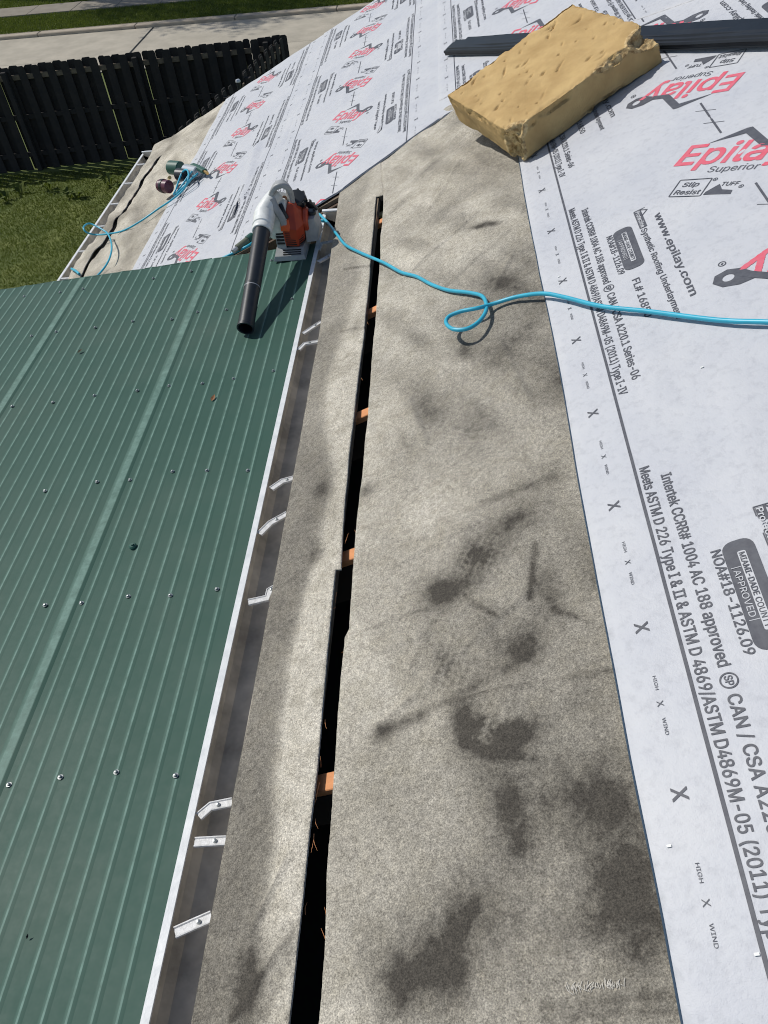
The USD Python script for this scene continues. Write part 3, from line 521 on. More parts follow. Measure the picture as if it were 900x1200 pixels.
def motif():
    """one period of the print about the roll's middle: v across, t along (before scaling); layers black, red, white, far (on the badge)"""
    B, RD, WH, BK = [], [], [], []
    half_b, half_w, half_k, half_r = [], [], [], []
    dn = (0, -1)                                       # text reads towards the viewer
    t0 = 2.895
    def T(a): return a - t0
    def V(s): return s - 0.393
    hb = half_b
    hb.append(lay('Meets ASTM D 226 Type I & II & ASTM D 4869/ASTM D4869M-05 (2011) Type I-IV', (V(-.142), T(2.731)), dn, 1.09, .0225, True))
    hb.append(lay('Intertek CCRR# 1004 AC 188 approved', (V(-.100), T(2.688)), dn, .515, .0225, True))
    hb.append(lay('CAN / CSA A220.1 Series-06', (V(-.100), T(2.115)), dn, .435, .0225, True))
    c0 = sg.Point(0, 0); hb += at_(poly2(c0.buffer(.0165, 10).difference(c0.buffer(.0135, 10))), (V(-.089), T(2.143)), dn); hb.append(lay('SP', (V(-.096), T(2.153)), dn, .020, .014, True))
    hb.append(lay('NOA#18-1126.09', (V(-.051), T(2.435)), dn, .25, .0195, True))
    hb.append(lay('FL# 16850', (V(-.020), T(2.130)), dn, .205, .0215, True))
    hb += at_(poly2(rr(0, -.002, .258, .060, .023)), (V(-.028), T(2.445)), dn)
    half_w += at_(poly2(rr(.030, .024, .218, .040, .004)), (V(-.028), T(2.445)), dn)
    half_w += at_(poly2(sg.box(.066, .0035, .0675, .0235)) + poly2(sg.box(.190, .0035, .1915, .0235)), (V(-.028), T(2.445)), dn)
    half_w.append(lay('APPROVED', (V(-.0215), T(2.445 - .074)), dn, .110, .0125))
    half_k.append(lay('MIAMI-DADE COUNTY', (V(-.028 + .0265), T(2.445 - .034)), dn, .18, .011, True))
    ic = unary_union([line([(0, .0), (0, .036)], .003), line([(0, .0), (.12, 0)], .003), line([(0, .018), (.02, .040), (.042, .020)], .004), sg.box(.004, .002, .12, .022)])
    hb += at_(poly2(ic), (V(.054), T(2.512)), dn); half_w.append(lay('Protecline', (V(.058), T(2.506)), dn, .112, .013, True))
    hb.append(lay('Synthetic Roofing Underlayment', (V(.054), T(2.385)), dn, .52, .018, True))
    hb.append(lay('www.epilay.com', (V(.107), T(2.440)), dn, .505, .0225, True))
    for k in range(4):
        hb.append(lay('X', (V(-.230), T(2.297 + .013 + .343 * (k - 1))), dn, .024, .026, True))
        tt = 2.297 + .060 - .1715 + .343 * (k - 1)
        hb.append(lay('HIGH', (V(-.218), T(tt)), dn, .030, .0065)); hb.append(lay('X', (V(-.221), T(tt - .053)), dn, .012, .012)); hb.append(lay('WIND', (V(-.218), T(tt - .088)), dn, .034, .0065))
    # logo, standing at 45 degrees to the roll
    q = math.sqrt(.5); X = (q, -q); o = (V(.222), T(2.688))
    half_r.append(lay('Epilay', o, X, .400, .107, True))
    rl = sg.Polygon([(.060, .108), (.172, .186), (.290, .082), (.340, .074), (.372, .058), (.412, .054), (.440, .082), (.436, .118), (.400, .126), (.368, .112), (.345, .092), (.300, .102), (.178, .150 + .004), (.165, .158)])
    rl = sg.Polygon([(.060, .110), (.162, .180), (.178, .184), (.284, .094), (.330, .092), (.356, .120), (.396, .136), (.432, .126), (.444, .096), (.424, .066), (.388, .056), (.352, .066), (.270, .070), (.174, .150)])
    rl = rl.buffer(.004).buffer(-.004).difference(sg.Point(.402, .098).buffer(.0155, 8)); hb += at_(poly2(rl), o, X)
    hb.append(lay('Superior', (o[0] + q * (.152 - .048), o[1] + q * (-.152 - .048)), X, .172, .030))
    bx = sg.Polygon([(.095, -.165), (.200, -.165), (.190, -.085), (.083, -.085)]).buffer(.006); hb += at_(poly2(bx.difference(bx.buffer(-.004))), o, X)
    hb.append(lay('Slip', (o[0] + q * (.105 - .118), o[1] + q * (-.105 - .118)), X, .060, .022, True)); hb.append(lay('Resist', (o[0] + q * (.100 - .158), o[1] + q * (-.100 - .158)), X, .092, .022, True))
    hb += at_(poly2(sg.Polygon([(.212, -.165), (.305, -.165), (.300, -.145), (.262, -.140), (.238, -.112), (.226, -.128), (.212, -.150)])), o, X)
    hb.append(lay('TUFF', (o[0] + q * (.245 - .122), o[1] + q * (-.245 - .122)), X, .058, .018, True))
    cr = lambda x, y, r: at_(poly2(sg.Point(x, y).buffer(r, 8).difference(sg.Point(x, y).buffer(r * .7, 8)).union(sg.box(x - r * .25, y - r * .3, x + r * .2, y + r * .35))), o, X)
    hb += cr(.452, .045, .011) + cr(.208, -.088, .008) + cr(.318, -.128, .008)
    ly = np.linspace(-.6855, .6855, 61); hb.append((np.r_[np.c_[np.full(61, V(-.1565)), ly], np.c_[np.full(61, V(-.1495)), ly]], np.array([q_ for i in range(60) for q_ in ((i, 61 + i, 62 + i), (i, 62 + i, i + 1))])))
    turn = lambda L: [(-v, f) for v, f in L]
    B = half_b + turn(half_b)
    for y0, ticks in ((0.0, (-.045, .07)), (.685, (0.0,))):
        B += poly2(sg.box(-.0035, y0 - .143, .0035, y0 - .012)) + poly2(sg.box(-.0035, y0 + .012, .0035, y0 + .143)) + poly2(sg.box(-.003, y0 - .012, .003, y0 + .012).buffer(-.001))
        for k in ticks: B += at_(poly2(sg.box(-.04, -.0012, .04, .0012)), (0, y0 + k), (q, -q))
    out = []
    for L in (B, half_r, turn(half_r), half_w, turn(half_w), half_k, turn(half_k)):
        vs, fs, n = [], [], 0
        for v, f in L: vs.append(v); fs.append(np.asarray(f) + n); n += len(v)
        out.append((np.vstack(vs), np.vstack(fs)))
    return out
MOTIF = motif()
RIDGES = [(ST(*p), ST(*q), w, a) for p, q, w, a in (((302, 172), (284, 238), .03, .016), ((262, 215), (240, 262), .03, .008), ((352, 120), (330, 175), .025, .008), ((420, 60), (400, 130), .02, .006), ((470, 170), (440, 150), .02, .006), ((755, 400), (770, 470), .03, .003), ((860, 450), (890, 620), .035, .003), ((800, 330), (850, 300), .03, .003))]
def membrane(poly, c, tc, sx, h0, label, seed, amp=.003, res=.03, period=1.37):
    poly = poly if isinstance(poly, sg.Polygon) else sg.Polygon(poly)
    def hf(s, t):
        h = h0 + wob(s, t, amp, 4.0, seed) + wob(s, t, amp * .35, 13, seed + 1); A = np.stack([s, t], -1)
        for p, q, w, a in RIDGES: h = h + a * streak(A, p, q, w) * (.6 + .8 * meshkit.noise(np.stack([np.asarray(s) * 9, np.asarray(t) * 9, np.zeros_like(s)], -1), 6))
        return h
    mesh_, A = drape(poly, res, hf, .009); cen = poly.centroid; root = thing('underlayment_sheet', label, 'roof membrane', R(cen.x, cen.y, h0))
    part(root, 'sheet', mesh_, 'membrane', smooth=True)
    b = poly.buffer(-.002); shapely.prepare(b); _, y0, _, y1 = poly.bounds
    for (v, f), nm, mt, up in zip(MOTIF, ('printed_text',) + ('printed_logo',) * 2 + ('badge_lettering',) * 2 + ('badge_name',) * 2, ('print_black', 'print_red', 'print_red', 'print_white', 'print_white', 'print_black', 'print_black'), (.0010, .0010, .0010, .0017, .0017, .0024, .0024)):
        vs, fs, n = [], [], 0
        for k in range(-6, 7):
            w = np.stack([c + v[:, 0] * K * sx, tc + (v[:, 1] + k * period) * K], 1)
            cc = w[f].mean(1); ff = f[shapely.contains_xy(b, cc[:, 0], cc[:, 1])]
            if len(ff): vs.append(w); fs.append(ff + n); n += len(w)
            if nm != 'printed_text' and vs or k == 6 and vs:
              w, ff = np.vstack(vs), np.vstack(fs); u_, inv = np.unique(ff, return_inverse=True); w = w[u_]; ff = inv.reshape(ff.shape)
              a, b2 = w[ff[:, 1]] - w[ff[:, 0]], w[ff[:, 2]] - w[ff[:, 0]]; neg = (a[:, 0] * b2[:, 1] - a[:, 1] * b2[:, 0]) < 0; ff[neg] = ff[neg][:, ::-1]
              part(root, nm, (R(w[:, 0], w[:, 1], hf(w[:, 0], w[:, 1]) + up), ff), mt); vs, fs, n = [], [], 0
    return root, hf
Ld = [tuple(ST(373, 242)), tuple(ST(398, 226)), tuple(ST(455, 185)), tuple(ST(516, 141))]
cut = [(W_EAVE, Ld[0][1] - .0)] + Ld
def above_cut(s0, s1):                                  # lower ends of the wing courses follow the felt's slanted edge
    xs = np.array([-9.0] + [p[0] for p in Ld] + [9.0]); ys = np.array([Ld[0][1]] + [p[1] for p in Ld] + [Ld[-1][1]])
    ss = np.unique(np.concatenate([[s0, s1], xs[(xs > s0) & (xs < s1)]])); return [(s, float(np.interp(s, xs, ys))) for s in ss]
def course(s0, s1, t1, seed, amp=.007): return sg.Polygon(rough_edge(above_cut(s0, s1) + [(s1, t1), (s0, t1)], .12, amp, seed))
c1 = membrane(course(-3.05 * K, -1.66 * K, T1 + .005, 51), -2.478 * K, 5.615 * K, .84, .009, 'lowest printed membrane course of the far wing, next to its bare felt', 52, .004)
c2 = membrane(course(-1.862 * K, -.50 * K, T1 + .012, 53), -1.31 * K, 5.687 * K, .84, .0125, 'middle printed membrane course of the far wing, behind the leaf blower', 52, .004)
c3 = membrane(sg.Polygon(rough_edge([(-.652 * K, ST(515, 122)[1]), (-.2, ST(515, 122)[1] - .05), (.66, 3.55), (.66, T1 + .02), (-.652 * K, T1 + .02)], .12, .004, 55)), -.089 * K, 5.204 * K, .84, .016, 'upper printed membrane course behind the foam block and the dark metal strips', 52, .004)
eN = -.2825 * K
nearpoly = sg.Polygon([(eN, -.8)] + [(eN + wob(np.array(0.0), np.array(t), .005, 2.6, 3) * 1.0, t) for t in np.arange(-.6, 4.0, .12)] + [(eN - .004, 4.02), (.55, 3.92), (1.005, 3.7), (1.005, -.8)])
cN = membrane(nearpoly, .393 * K, 2.895 * K, 1.0, .012, 'large printed membrane sheet in the right foreground, under the hose and the foam block', 52, .004, .025)
c4 = membrane(sg.Polygon([(.62, 3.6), (.62, T1 + .02), (2.2, T1 + .02), (2.2, -.8), (.93, -.8), (.93, 3.3)]), 1.4, 2.0, 1.0, .034, 'topmost membrane course up the slope on the far right', 60, .003, .05)
# dark cut edge of the near sheet
ee = [(eN - .0015 + wob(np.array(0.0), np.array(t), .005, 2.6, 3), t) for t in np.arange(-.6, 3.95, .06)]
P = np.array([R(s, t, cN[1](np.array([s]), np.array([t]))[0] - .0025) for s, t in ee]); part(cN[0], 'cut_edge', sweep(P, circ(.0026, 6)), 'membrane_edge')

for k in range(26):
    y = rnd.uniform(240, 1180); px = np.interp(y, [p[1] for p in sr[::1]], [p[0] for p in sr]) if k % 2 else np.interp(y, [p[1] for p in left[::-1]], [p[0] for p in left[::-1]]); p = ST(px, y); sd = 1 if k % 2 else -1
    a = rnd.uniform(-.9, .9) + (1.57 if rnd.random() < .5 else -1.57); L = rnd.uniform(.012, .05); q = p + np.array([sd * abs(math.cos(a)) * L * .5, math.sin(a) * L])
    part(house, 'splinter', tube([R(*p, -.012), R(*(p * .5 + q * .5), -.008), R(*q, -.004 + rnd.uniform(-.01, .006))], .0009, 5, 3, scale=np.linspace(1, .4, 7)), 'raw_wood')

# ------------------------------------------------------------------ gutters
def gutter(name, label, x_lip, x_in, z, y0, y1, strap_pts, endcap=True, floor='gutter_floor', lipw=.017):
    g = thing(name, label, 'gutter', (x_lip, y0, z)); d = .072
    ys = np.linspace(y0, y1, 40)
    def ex(pl, m, nm, **k):
        pl = np.array(pl); rings = [np.c_[pl[:, 0] + .0035 * (meshkit.noise(np.array([y * 1.3, .5, .5]), 3) - .5), np.full(len(pl), y), pl[:, 1]] for y in ys]; part(g, nm, loft(rings), m, **k)
    ex([(x_lip, z), (x_lip + lipw, z), (x_lip + lipw, z - .006), (x_lip + .004, z - .007), (x_lip + .004, z - .018), (x_lip, z - .018)], 'white_paint', 'lip')
    ex([(x_lip + .0005, z - .0185), (x_lip + .004, z - .0185), (x_lip + .012, z - d + .02), (x_lip + .03, z - d + .004), (x_in - .01, z - d + .003), (x_in - .004, z - d + .01), (x_in - .003, z - .02), (x_in, z - .02), (x_in, z - d), (x_lip + .026, z - d), (x_lip + .008, z - d + .018)], floor, 'trough')
    if endcap:
        part(g, 'end_cap', box(x_lip + .004, x_in + .02, y1 + .001, y1 + .006, z - d, z + .012), floor)
        part(g, 'end_flange', box(x_lip, x_in + .045, y1 - .006, y1 + .014, z + .0125, z + .018), 'white_paint')
    for sp, wd in strap_pts:
        P = np.array(sp); pr = np.array([(-wd, -.004), (-wd, .003), (-wd * .78, .0034), (-wd * .55, .0012), (wd * .55, .0012), (wd * .78, .0034), (wd, .003), (wd, -.004), (wd * .86, -.004), (wd * .8, 0), (-wd * .8, 0), (-wd * .86, -.004)])
        sid = part(g, 'hanger_strap', sweep(P, pr, True, up=(0, 0, 1)), 'strap_metal')
        part(sid, 'rivet', lathe(P[-1] * .35 + P[-2] * .65 + [0, 0, .002], (0, 0, 1), [(0, 0), (.005, 0), (.004, .003), (0, .004)], 10), 'screw_metal')
    return g
zs = LIPZ - .008
sl = []
for pts, wd in (([(205, 1093), (225, 1084), (248, 1074)], .011), ([(228, 987), (245, 986), (265, 985)], .010), ([(233, 957), (247, 945), (272, 940)], .010), ([(291, 706), (313, 701), (316, 692), (322, 689)], .010), ([(304, 626), (317, 613), (337, 602)], .010), ([(318, 573), (331, 564), (346, 560)], .010), ([(350, 410), (357, 403), (374, 400)], .008), ([(355.5, 391), (366, 384), (377, 377)], .008), ([(373, 307), (381, 303), (391, 297)], .010), ([(373.5, 293), (377, 285), (394, 282)], .008)):
    sl.append(([ZP(*p, zs) for p in pts], wd))
gx_in = e0[0] + .001
gutter('rain_gutter', 'near white-lipped gutter with a dirty dark floor between the green roof and the felt strip', LIPX, gx_in, LIPZ, T_NEAR, ZP(378, 251, LIPZ)[1], sl)
wx = R(W_EAVE, 0, 0); wz = wx[2] - .045; wlip = ZP(114.3, 257.8, wz)[0]
wsl = []
for k in range(8):
    y = T0 + .55 + k * .42; wsl.append(([(wlip + .01, y, wz - .004), (wlip + .06, y, wz - .003), (wx[0] - .002, y + .01, wz - .002)], .010))
gutter('rain_gutter', 'far white gutter along the wing eave above the lawn, crossed by thin straps', wlip, wx[0] + .001, wz, T0 + .02, T1 - .03, wsl)

# ------------------------------------------------------------------ patio roof of green ribbed metal
YF = 3.69 * K; YN = -2.2
patio = thing('patio_roof', 'low green ribbed metal patio roof beside the near gutter, with rows of screws', 'patio roof', (-2.0, 1.0, 0))
seams = [LIPX + .004, -1.098, -1.755, -2.41, -3.07, -3.73]
def panel(xr, xl, k):
    """cross-section from right to left, small ribs every 82 mm, a wider raised lap at the left edge"""
    pts = [(xr, 0.0, 0)]; w = xr - xl; nr = int(round(w / .049)); d = w / nr
    for i in range(1, nr):
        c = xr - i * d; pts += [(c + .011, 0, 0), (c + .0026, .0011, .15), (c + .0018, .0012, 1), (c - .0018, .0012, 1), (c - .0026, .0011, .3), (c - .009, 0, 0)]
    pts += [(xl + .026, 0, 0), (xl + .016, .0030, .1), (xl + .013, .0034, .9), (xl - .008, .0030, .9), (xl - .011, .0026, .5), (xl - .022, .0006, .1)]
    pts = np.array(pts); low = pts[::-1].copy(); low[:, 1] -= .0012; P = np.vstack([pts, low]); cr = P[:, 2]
    ys = np.linspace(YN, YF, 60); rings = []
    for y in ys:
        yy = np.full(len(P), y)
        if y == ys[-1]: yy = yy + .006 * np.sin(P[:, 0] * 40 + k) + (rnd.uniform(-.012, .012))
        dz = .0035 * (meshkit.fbm(np.c_[P[:, 0] * 2.2, np.full(len(P), y) * .9, np.zeros(len(P))], 2, 70) - .5)
        rings.append(np.c_[P[:, 0], yy, green_z(P[:, 0]) + P[:, 1] + dz + .0015 * (k % 2 == 0)])
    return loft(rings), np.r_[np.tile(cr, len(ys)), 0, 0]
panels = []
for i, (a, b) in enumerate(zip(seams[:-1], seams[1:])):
    pm, pc = panel(a - (.004 if i else 0), b, i); panels.append(part(patio, 'metal_panel', pm, 'green_metal', prim={'crest_highlight': pc}))
def screw(x, y, tilt=0):
    z = green_z(x) + .003; i = min(len(panels) - 1, max(0, sum(x < s for s in seams[1:])))
    part(panels[i], 'screw', cat_(lathe((x, y, z), (0, .1, 1), [(0, 0), (.0068, 0), (.0068, .0018), (0, .002)], 10), lathe((x, y, z + .0024), (0, .1, 1), [(0, 0), (.0040, 0), (.0036, .004), (0, .005)], 6)), 'screw_metal')
rows = [GP(80, 915)[1], GP(96, 709)[1], GP(123, 566)[1], GP(128, 462)[1], GP(170, 377)[1], GP(150, 330)[1]]
for r, y in enumerate(rows + [rows[0] - .66]):
    for i, (a, b) in enumerate(zip(seams[:-1], seams[1:])):
        for q in (.12, .40, .66, .93):
            if r == 5 and rnd.random() < .4: continue
            screw(a + (b - a) * q + rnd.uniform(-.008, .008), y + rnd.uniform(-.018, .018))
part(patio, 'beam', box(-3.72, -3.62, YN, YF - .1, green_z(-3.7) - .24, green_z(-3.7) - .06), 'white_paint')
for y in (YN + .2, .6, YF - .3): part(patio, 'post', box(-3.72, -3.63, y - .045, y + .045, 0, green_z(-3.7) - .2405, .004), 'white_paint')
for y in rows[:5]: part(patio, 'purlin', box(-3.6, LIPX - .02, y - .02, y + .02, green_z(-3.6) - .06, green_z(-3.6) - .012), 'old_wood')
part(patio, 'edge_trim', (lambda v, f: (np.c_[v[:, 0], v[:, 1], v[:, 2] + green_z(v[:, 0])], f))(*box(-3.73, LIPX - .02, YF - .03, YF - .022, -.09, -.006)), 'green_metal')

# ------------------------------------------------------------------ leaf blower
bz = lambda x: green_z(x) + .005
B0 = GP(342, 306); bx, by = B0[0], B0[1]; g0 = bz(bx)
def YP(x, y, wy): q = ray(x, y); return CAM + q * (wy / q[1])
lb = thing('leaf_blower', 'grey and orange petrol leaf blower with a long black tube standing on the green roof', 'leaf blower', (bx, by, g0))
tip = GP(287.5, 385, .036); joint = np.array([-0.783, 3.10, g0 + .175]); td = (joint - tip) / np.linalg.norm(joint - tip)
rt = .0325
tb = part(lb, 'blower_tube', lathe(tip, td, [(rt - .004, .0), (rt + .002, 0), (rt + .002, .012), (rt, .014), (rt, .20), (rt + .0015, .205), (rt + .0015, .22), (rt + .001, .225), (rt + .003, np.linalg.norm(joint - tip)), (rt - .004, np.linalg.norm(joint - tip)), (rt - .004, .0)], 36), 'black_plastic', 35)
part(tb, 'tube_marking', (lambda v, f: (v, f))(*lathe(tip + td * .205, td, [(rt + .0016, 0), (rt + .0022, .001), (rt + .0022, .003), (rt + .0016, .004)], 36)), 'tube_mark', 35)
# fan housing: a volute whose outlet turns into the tube collar
hc = np.array([-0.742, by + .115, g0 + .140])
col0 = joint - td * .045; col1 = joint + td * .055
part(lb, 'collar', lathe(col0 + td * .04, td, [(0, 0), (.041, 0), (.0435, .004), (.0435, .018), (.041, .022), (.041, .030), (.045, .034), (.045, .052), (.043, .060), (.046, .10), (0, .10)], 32), 'white_plastic', 35)
ring = []
for a in np.linspace(0, 2 * np.pi, 40, endpoint=False):
    r = .080 + .016 * (a / (2 * np.pi)); ring.append((math.cos(a + 2.2) * r, math.sin(a + 2.2) * r))
vol = sg.Polygon(ring).buffer(.01).buffer(-.01)
def slab(pol, x0, x1, c, bev=.012):
    rings = []
    for x, o in ((x0, -bev), (x0 + bev * .4, -bev * .35), (x0 + bev, 0), (x1 - bev, 0), (x1 - bev * .4, -bev * .35), (x1, -bev)):
        q = np.array(pol.buffer(o).exterior.coords)[:-1]; th = np.linspace(0, 2 * np.pi, 48, endpoint=False); lin = pol.buffer(o).exterior; a0 = lin.length
        ctr = np.array(pol.centroid.coords[0]); pts = []
        for t in th:
            hit = lin.intersection(sg.LineString([ctr, ctr + 2 * np.array([math.cos(t), math.sin(t)])])); p = max((np.array(g.coords[0]) for g in getattr(hit, 'geoms', [hit])), key=lambda z: np.linalg.norm(z - ctr)); pts.append(p)
        pts = np.array(pts); rings.append(np.c_[np.full(48, c[0] + x), c[1] + pts[:, 0], c[2] + pts[:, 1]])
    return loft(rings)
part(lb, 'fan_housing', slab(vol, -.045, .050, hc), 'white_plastic', 30)
el = smooth_path([col1 - td * .01, YP(309, 252, by + .03), YP(316, 239, by + .075), YP(324, 229, by + .115)], 6); part(lb, 'outlet', sweep(el, circ(.044, 20), True, scale=np.linspace(1, .80, len(el))), 'white_plastic', 40)
# body web and base
part(lb, 'body_web', hull([(bx + x, by + y, g0 + z) for x, y, z in ((-.062, .035, .03), (-.02, .03, .03), (-.062, .05, .17), (-.02, .045, .17), (-.062, .2, .03), (-.02, .2, .03), (-.062, .2, .17), (-.02, .2, .17))]), 'grey_plastic')
for k in range(8):
    z = .060 + .014 * k; part(lb, 'vent_slot', (lambda v, f: (v, f))(*box(bx - .058, bx - .024, by + .0315 + .14 * (z - .03) - .004, by + .0345 + .14 * (z - .03), g0 + z, g0 + z + .008)), 'slot_dark')
part(lb, 'base', hull([(bx + x, by + y, g0 + z) for x, y, z in ((-.080, -.005, .0), (.066, -.005, .0), (-.082, .24, 0), (.070, .24, 0), (-.072, .0, .020), (.060, .0, .020), (-.066, .035, .042), (.054, .035, .042), (-.066, .23, .042), (.07, .23, .042))]), 'grey_plastic')
for k in range(3): part(lb, 'base_groove', box(bx - .035, bx + .045, by + .004 + .009 * k, by + .008 + .009 * k, g0 + .0225 + .0055 * k, g0 + .0265 + .0055 * k), 'slot_dark')
# orange engine shroud, chamfered, louvred
ox0, ox1, oy0, oy1, oz0, oz1 = bx - .020, bx + .068, by + .022, by + .20, g0 + .046, g0 + .218
part(lb, 'engine_shroud', hull([(ox0, oy0 + .012, oz0 + .005), (ox1 - .03, oy0 + .012, oz0), (ox1 - .005, oy0 + .04, oz0 + .02), (ox0 - .004, oy0 + .006, oz0 + .088), (ox1 - .028, oy0, oz0 + .08), (ox1, oy0 + .035, oz0 + .09), (ox0 + .012, oy0 + .045, oz1 - .03), (ox0 + .03, oy0 + .055, oz1), (ox1 - .035, oy0 + .055, oz1 - .005), (ox1 - .004, oy0 + .07, oz1 - .045), (ox0, oy1, oz0), (ox1 - .01, oy1, oz0), (ox0 + .02, oy1, oz1), (ox1 - .02, oy1, oz1 - .01), (ox1, oy1 - .02, oz1 - .05)]), 'orange_plastic')
part(lb, 'shroud_lit_corner', hull([(ox0 - .008 + x, oy0 - .004 + y, oz0 + z) for x, y, z in ((0, .004, .080), (.036, .0, .078), (.04, .012, .094), (.0, .014, .112), (.036, .026, .120), (0, .03, .118), (.002, .03, .08), (.04, .03, .08))]), 'orange_sunlit', label='raised shroud corner coloured brighter orange as its sunlit patch')
for k in range(8):
    z = oz0 + .008 + .0095 * k; y = oy0 + .012 - .006 * (z - oz0) / .088
    part(lb, 'louvre', box(ox0 + .004, ox0 + .050 - .001 * k, y - .003, y + .004, z, z + .0042), 'slot_dark')
    part(lb, 'louvre', hull([(ox1 - .026, oy0 + .011, z), (ox1 - .026, oy0 + .011, z + .004), (ox1 - .006, oy0 + .034, z + .004), (ox1 - .006, oy0 + .034, z + .008), (ox1 - .03, oy0 + .018, z), (ox1 - .012, oy0 + .04, z + .006)]), 'slot_dark')
# handle loop, trigger grip, bolt
yh = by + .085
hp = smooth_path([YP(316.5, 240, yh + .02), YP(318, 229, yh + .01), YP(322.5, 219, yh), YP(330.5, 215.5, yh), YP(337.5, 220, yh + .01), YP(340.5, 231, yh + .03), YP(341.5, 244, yh + .04)], 8)
part(lb, 'handle', sweep(hp, rrect(.050, .024, .009), True, up=(-.8, .1, .2)), 'grey_plastic', 45)
part(lb, 'grip_strap', sweep(smooth_path([YP(318.5, 233, yh - .025), YP(324, 245, yh - .04), YP(331, 257, yh - .045), YP(334, 270, yh - .05)], 6), rrect(.030, .018, .007), True, up=(0, -1, .5)), 'grey_plastic', 45)
part(lb, 'trigger', sweep(smooth_path([YP(328, 240, yh - .01), YP(331, 248, yh - .03), YP(335.5, 256, yh - .035)], 6), rrect(.026, .020, .007), True, up=(0, -1, .5)), 'black_plastic', 45)
part(lb, 'inner_cover', hull([YP(x, y, yh + d) for x, y, d in ((325, 224, .05), (336, 226, .05), (325, 240, .02), (338, 243, .02), (333, 252, .0), (325, 224, .09), (337, 226, .09), (338, 243, .09))]), 'white_plastic')
part(lb, 'bolt', lathe(YP(333.3, 232.5, yh + .028), (.1, -.85, .5), [(0, 0), (.012, 0), (.011, .007), (.006, .007), (.006, .002), (0, .002)], 16), 'bolt_metal', 30)
kc = np.array([bx + .036, by + .16, g0 + .188])
kn = lathe(kc, (.1, -.45, .9), [(0, 0), (.040, 0), (.043, .006), (.043, .030), (.036, .040), (0, .043)], 28); part(lb, 'filter_cover', kn, 'black_plastic', 30)
for k in range(9):
    a = k / 9 * 2 * math.pi; part(lb, 'cover_rib', cyl(kc + [.042 * math.cos(a), .040 * math.sin(a) , .004 + .018 * math.sin(a)], kc + [.042 * math.cos(a), .040 * math.sin(a) - .014, .030 + .018 * math.sin(a)], .006, 8), 'black_plastic', 40)
tk = np.array([bx + .098, by + .13, g0 + .095]); part(lb, 'fuel_tank', hull([tk + np.array(p) for p in [(-.03, -.06, -.05), (.02, -.05, -.05), (.03, .06, -.05), (-.03, .06, -.05), (-.03, -.05, .045), (.014, -.045, .05), (.02, .05, .05), (-.03, .05, .055), (.03, -.03, .0), (.033, .03, 0)]]), 'grey_plastic')
part(lb, 'fuel_cap', lathe(tk + [.0, .0, .052], (.1, 0, 1), [(0, 0), (.02, 0), (.02, .012), (.016, .016), (0, .016)], 18), 'black_plastic', 30)
part(lb, 'fuel_line', tube([kc + [.02, .0, 0], kc + [.06, -.02, .01], tk + [.0, -.01, .11], tk + [.02, .03, .06]], .008, 10), 'black_plastic', 40)
part(lb, 'recoil_housing', cyl((bx + .062, by + .115, g0 + .13), (bx + .086, by + .115, g0 + .13), .052, 28, bev=.006), 'orange_plastic', 30)
part(lb, 'muffler_guard', hull([(bx + x, by + y, g0 + z) for x, y, z in ((.03, .19, .06), (.11, .19, .06), (.03, .26, .07), (.11, .25, .07), (.04, .19, .17), (.1, .19, .17), (.05, .25, .15), (.1, .24, .15))]), 'black_plastic')

# ------------------------------------------------------------------ air hose
def hp_(x, y, h): s, t = ST(x, y, h); return R(s, t, h)
hh = .026
L1 = [hp_(990, 381, hh), hp_(900, 377.5, hh), hp_(840, 375, hh), hp_(760, 365, hh), hp_(705, 359, hh + .002), hp_(660, 348, hh + .003), hp_(635, 344, hh + .004), hp_(605, 348, .022), hp_(578, 356, .024)]
L2 = [hp_(560, 361, .045), hp_(540, 365, .055), hp_(526, 371, .060), hp_(523, 379, .060), hp_(532, 386, .058), hp_(548, 385, .050), hp_(562, 376, .040), hp_(570, 362, .030), hp_(566, 348, .022), hp_(550, 343, .018), hp_(525, 340, .016), hp_(505, 333, .016), hp_(488, 324, .015), hp_(470, 319, .016), hp_(452, 309, .018), hp_(436, 302, .018), hp_(420, 295, .020), hp_(405, 287, .022), hp_(395, 275, .025), hp_(385, 262, .020)]
g3_ = GP(374, 251, .03); L3 = [g3_, np.array([bx + .12, by + .30, g0 + .03]), np.array([bx + .0, by + .33, g0 + .05])]
L4 = [GP(306, 281, .012) + [0.02, 0, 0], GP(297, 284, .010), GP(285, 291, .012), np.array([-1.22, YF + .05, green_z(-1.22) - .07]), np.array([-1.6, YF + .06, green_z(-1.6) - .15])]
def wing_(x, y, h): s, t = ST(x, y, h); return R(s, t, h)
L5 = [wing_(112, 325, .05), wing_(126, 308, .05), wing_(131, 290, .06), wing_(127, 275, .06), wing_(118, 268, .10), wing_(105, 262, .16), wing_(98, 266, .18), wing_(101, 272, .15), wing_(112, 275, .09), wing_(127, 274, .06), wing_(145, 270, .035), wing_(165, 259, .03), wing_(185, 245, .03), wing_(200, 235, .035), wing_(215, 222, .05), wing_(221, 208, .09), wing_(219, 199, .11), wing_(213, 203, .10), wing_(206, 222, .06), wing_(204, 228, .04), wing_(214, 222, .03), wing_(227, 206, .05), wing_(225, 201, .08), wing_(216, 213, .06), wing_(207, 226, .04), wing_(212, 222, .05), wing_(222, 212, .06), wing_(232, 203, .06)]
hose_path = smooth_path(np.array(L1 + L2 + L3 + L4), 8); hose_path2 = smooth_path(np.array([L4[-1], np.array([-2.2, YF + .12, green_z(-2.2) - .35]), wing_(100, 331, .05) * [1, 1, 1]] + L5), 8)
hose = thing('air_hose', 'long turquoise air hose looping over the felt, past the blower and on to the nailer', 'hose', L2[3])
part(hose, 'hose', sweep(np.vstack([hose_path, hose_path2[1:]]), circ(.0062, 12)), 'hose_blue', True)
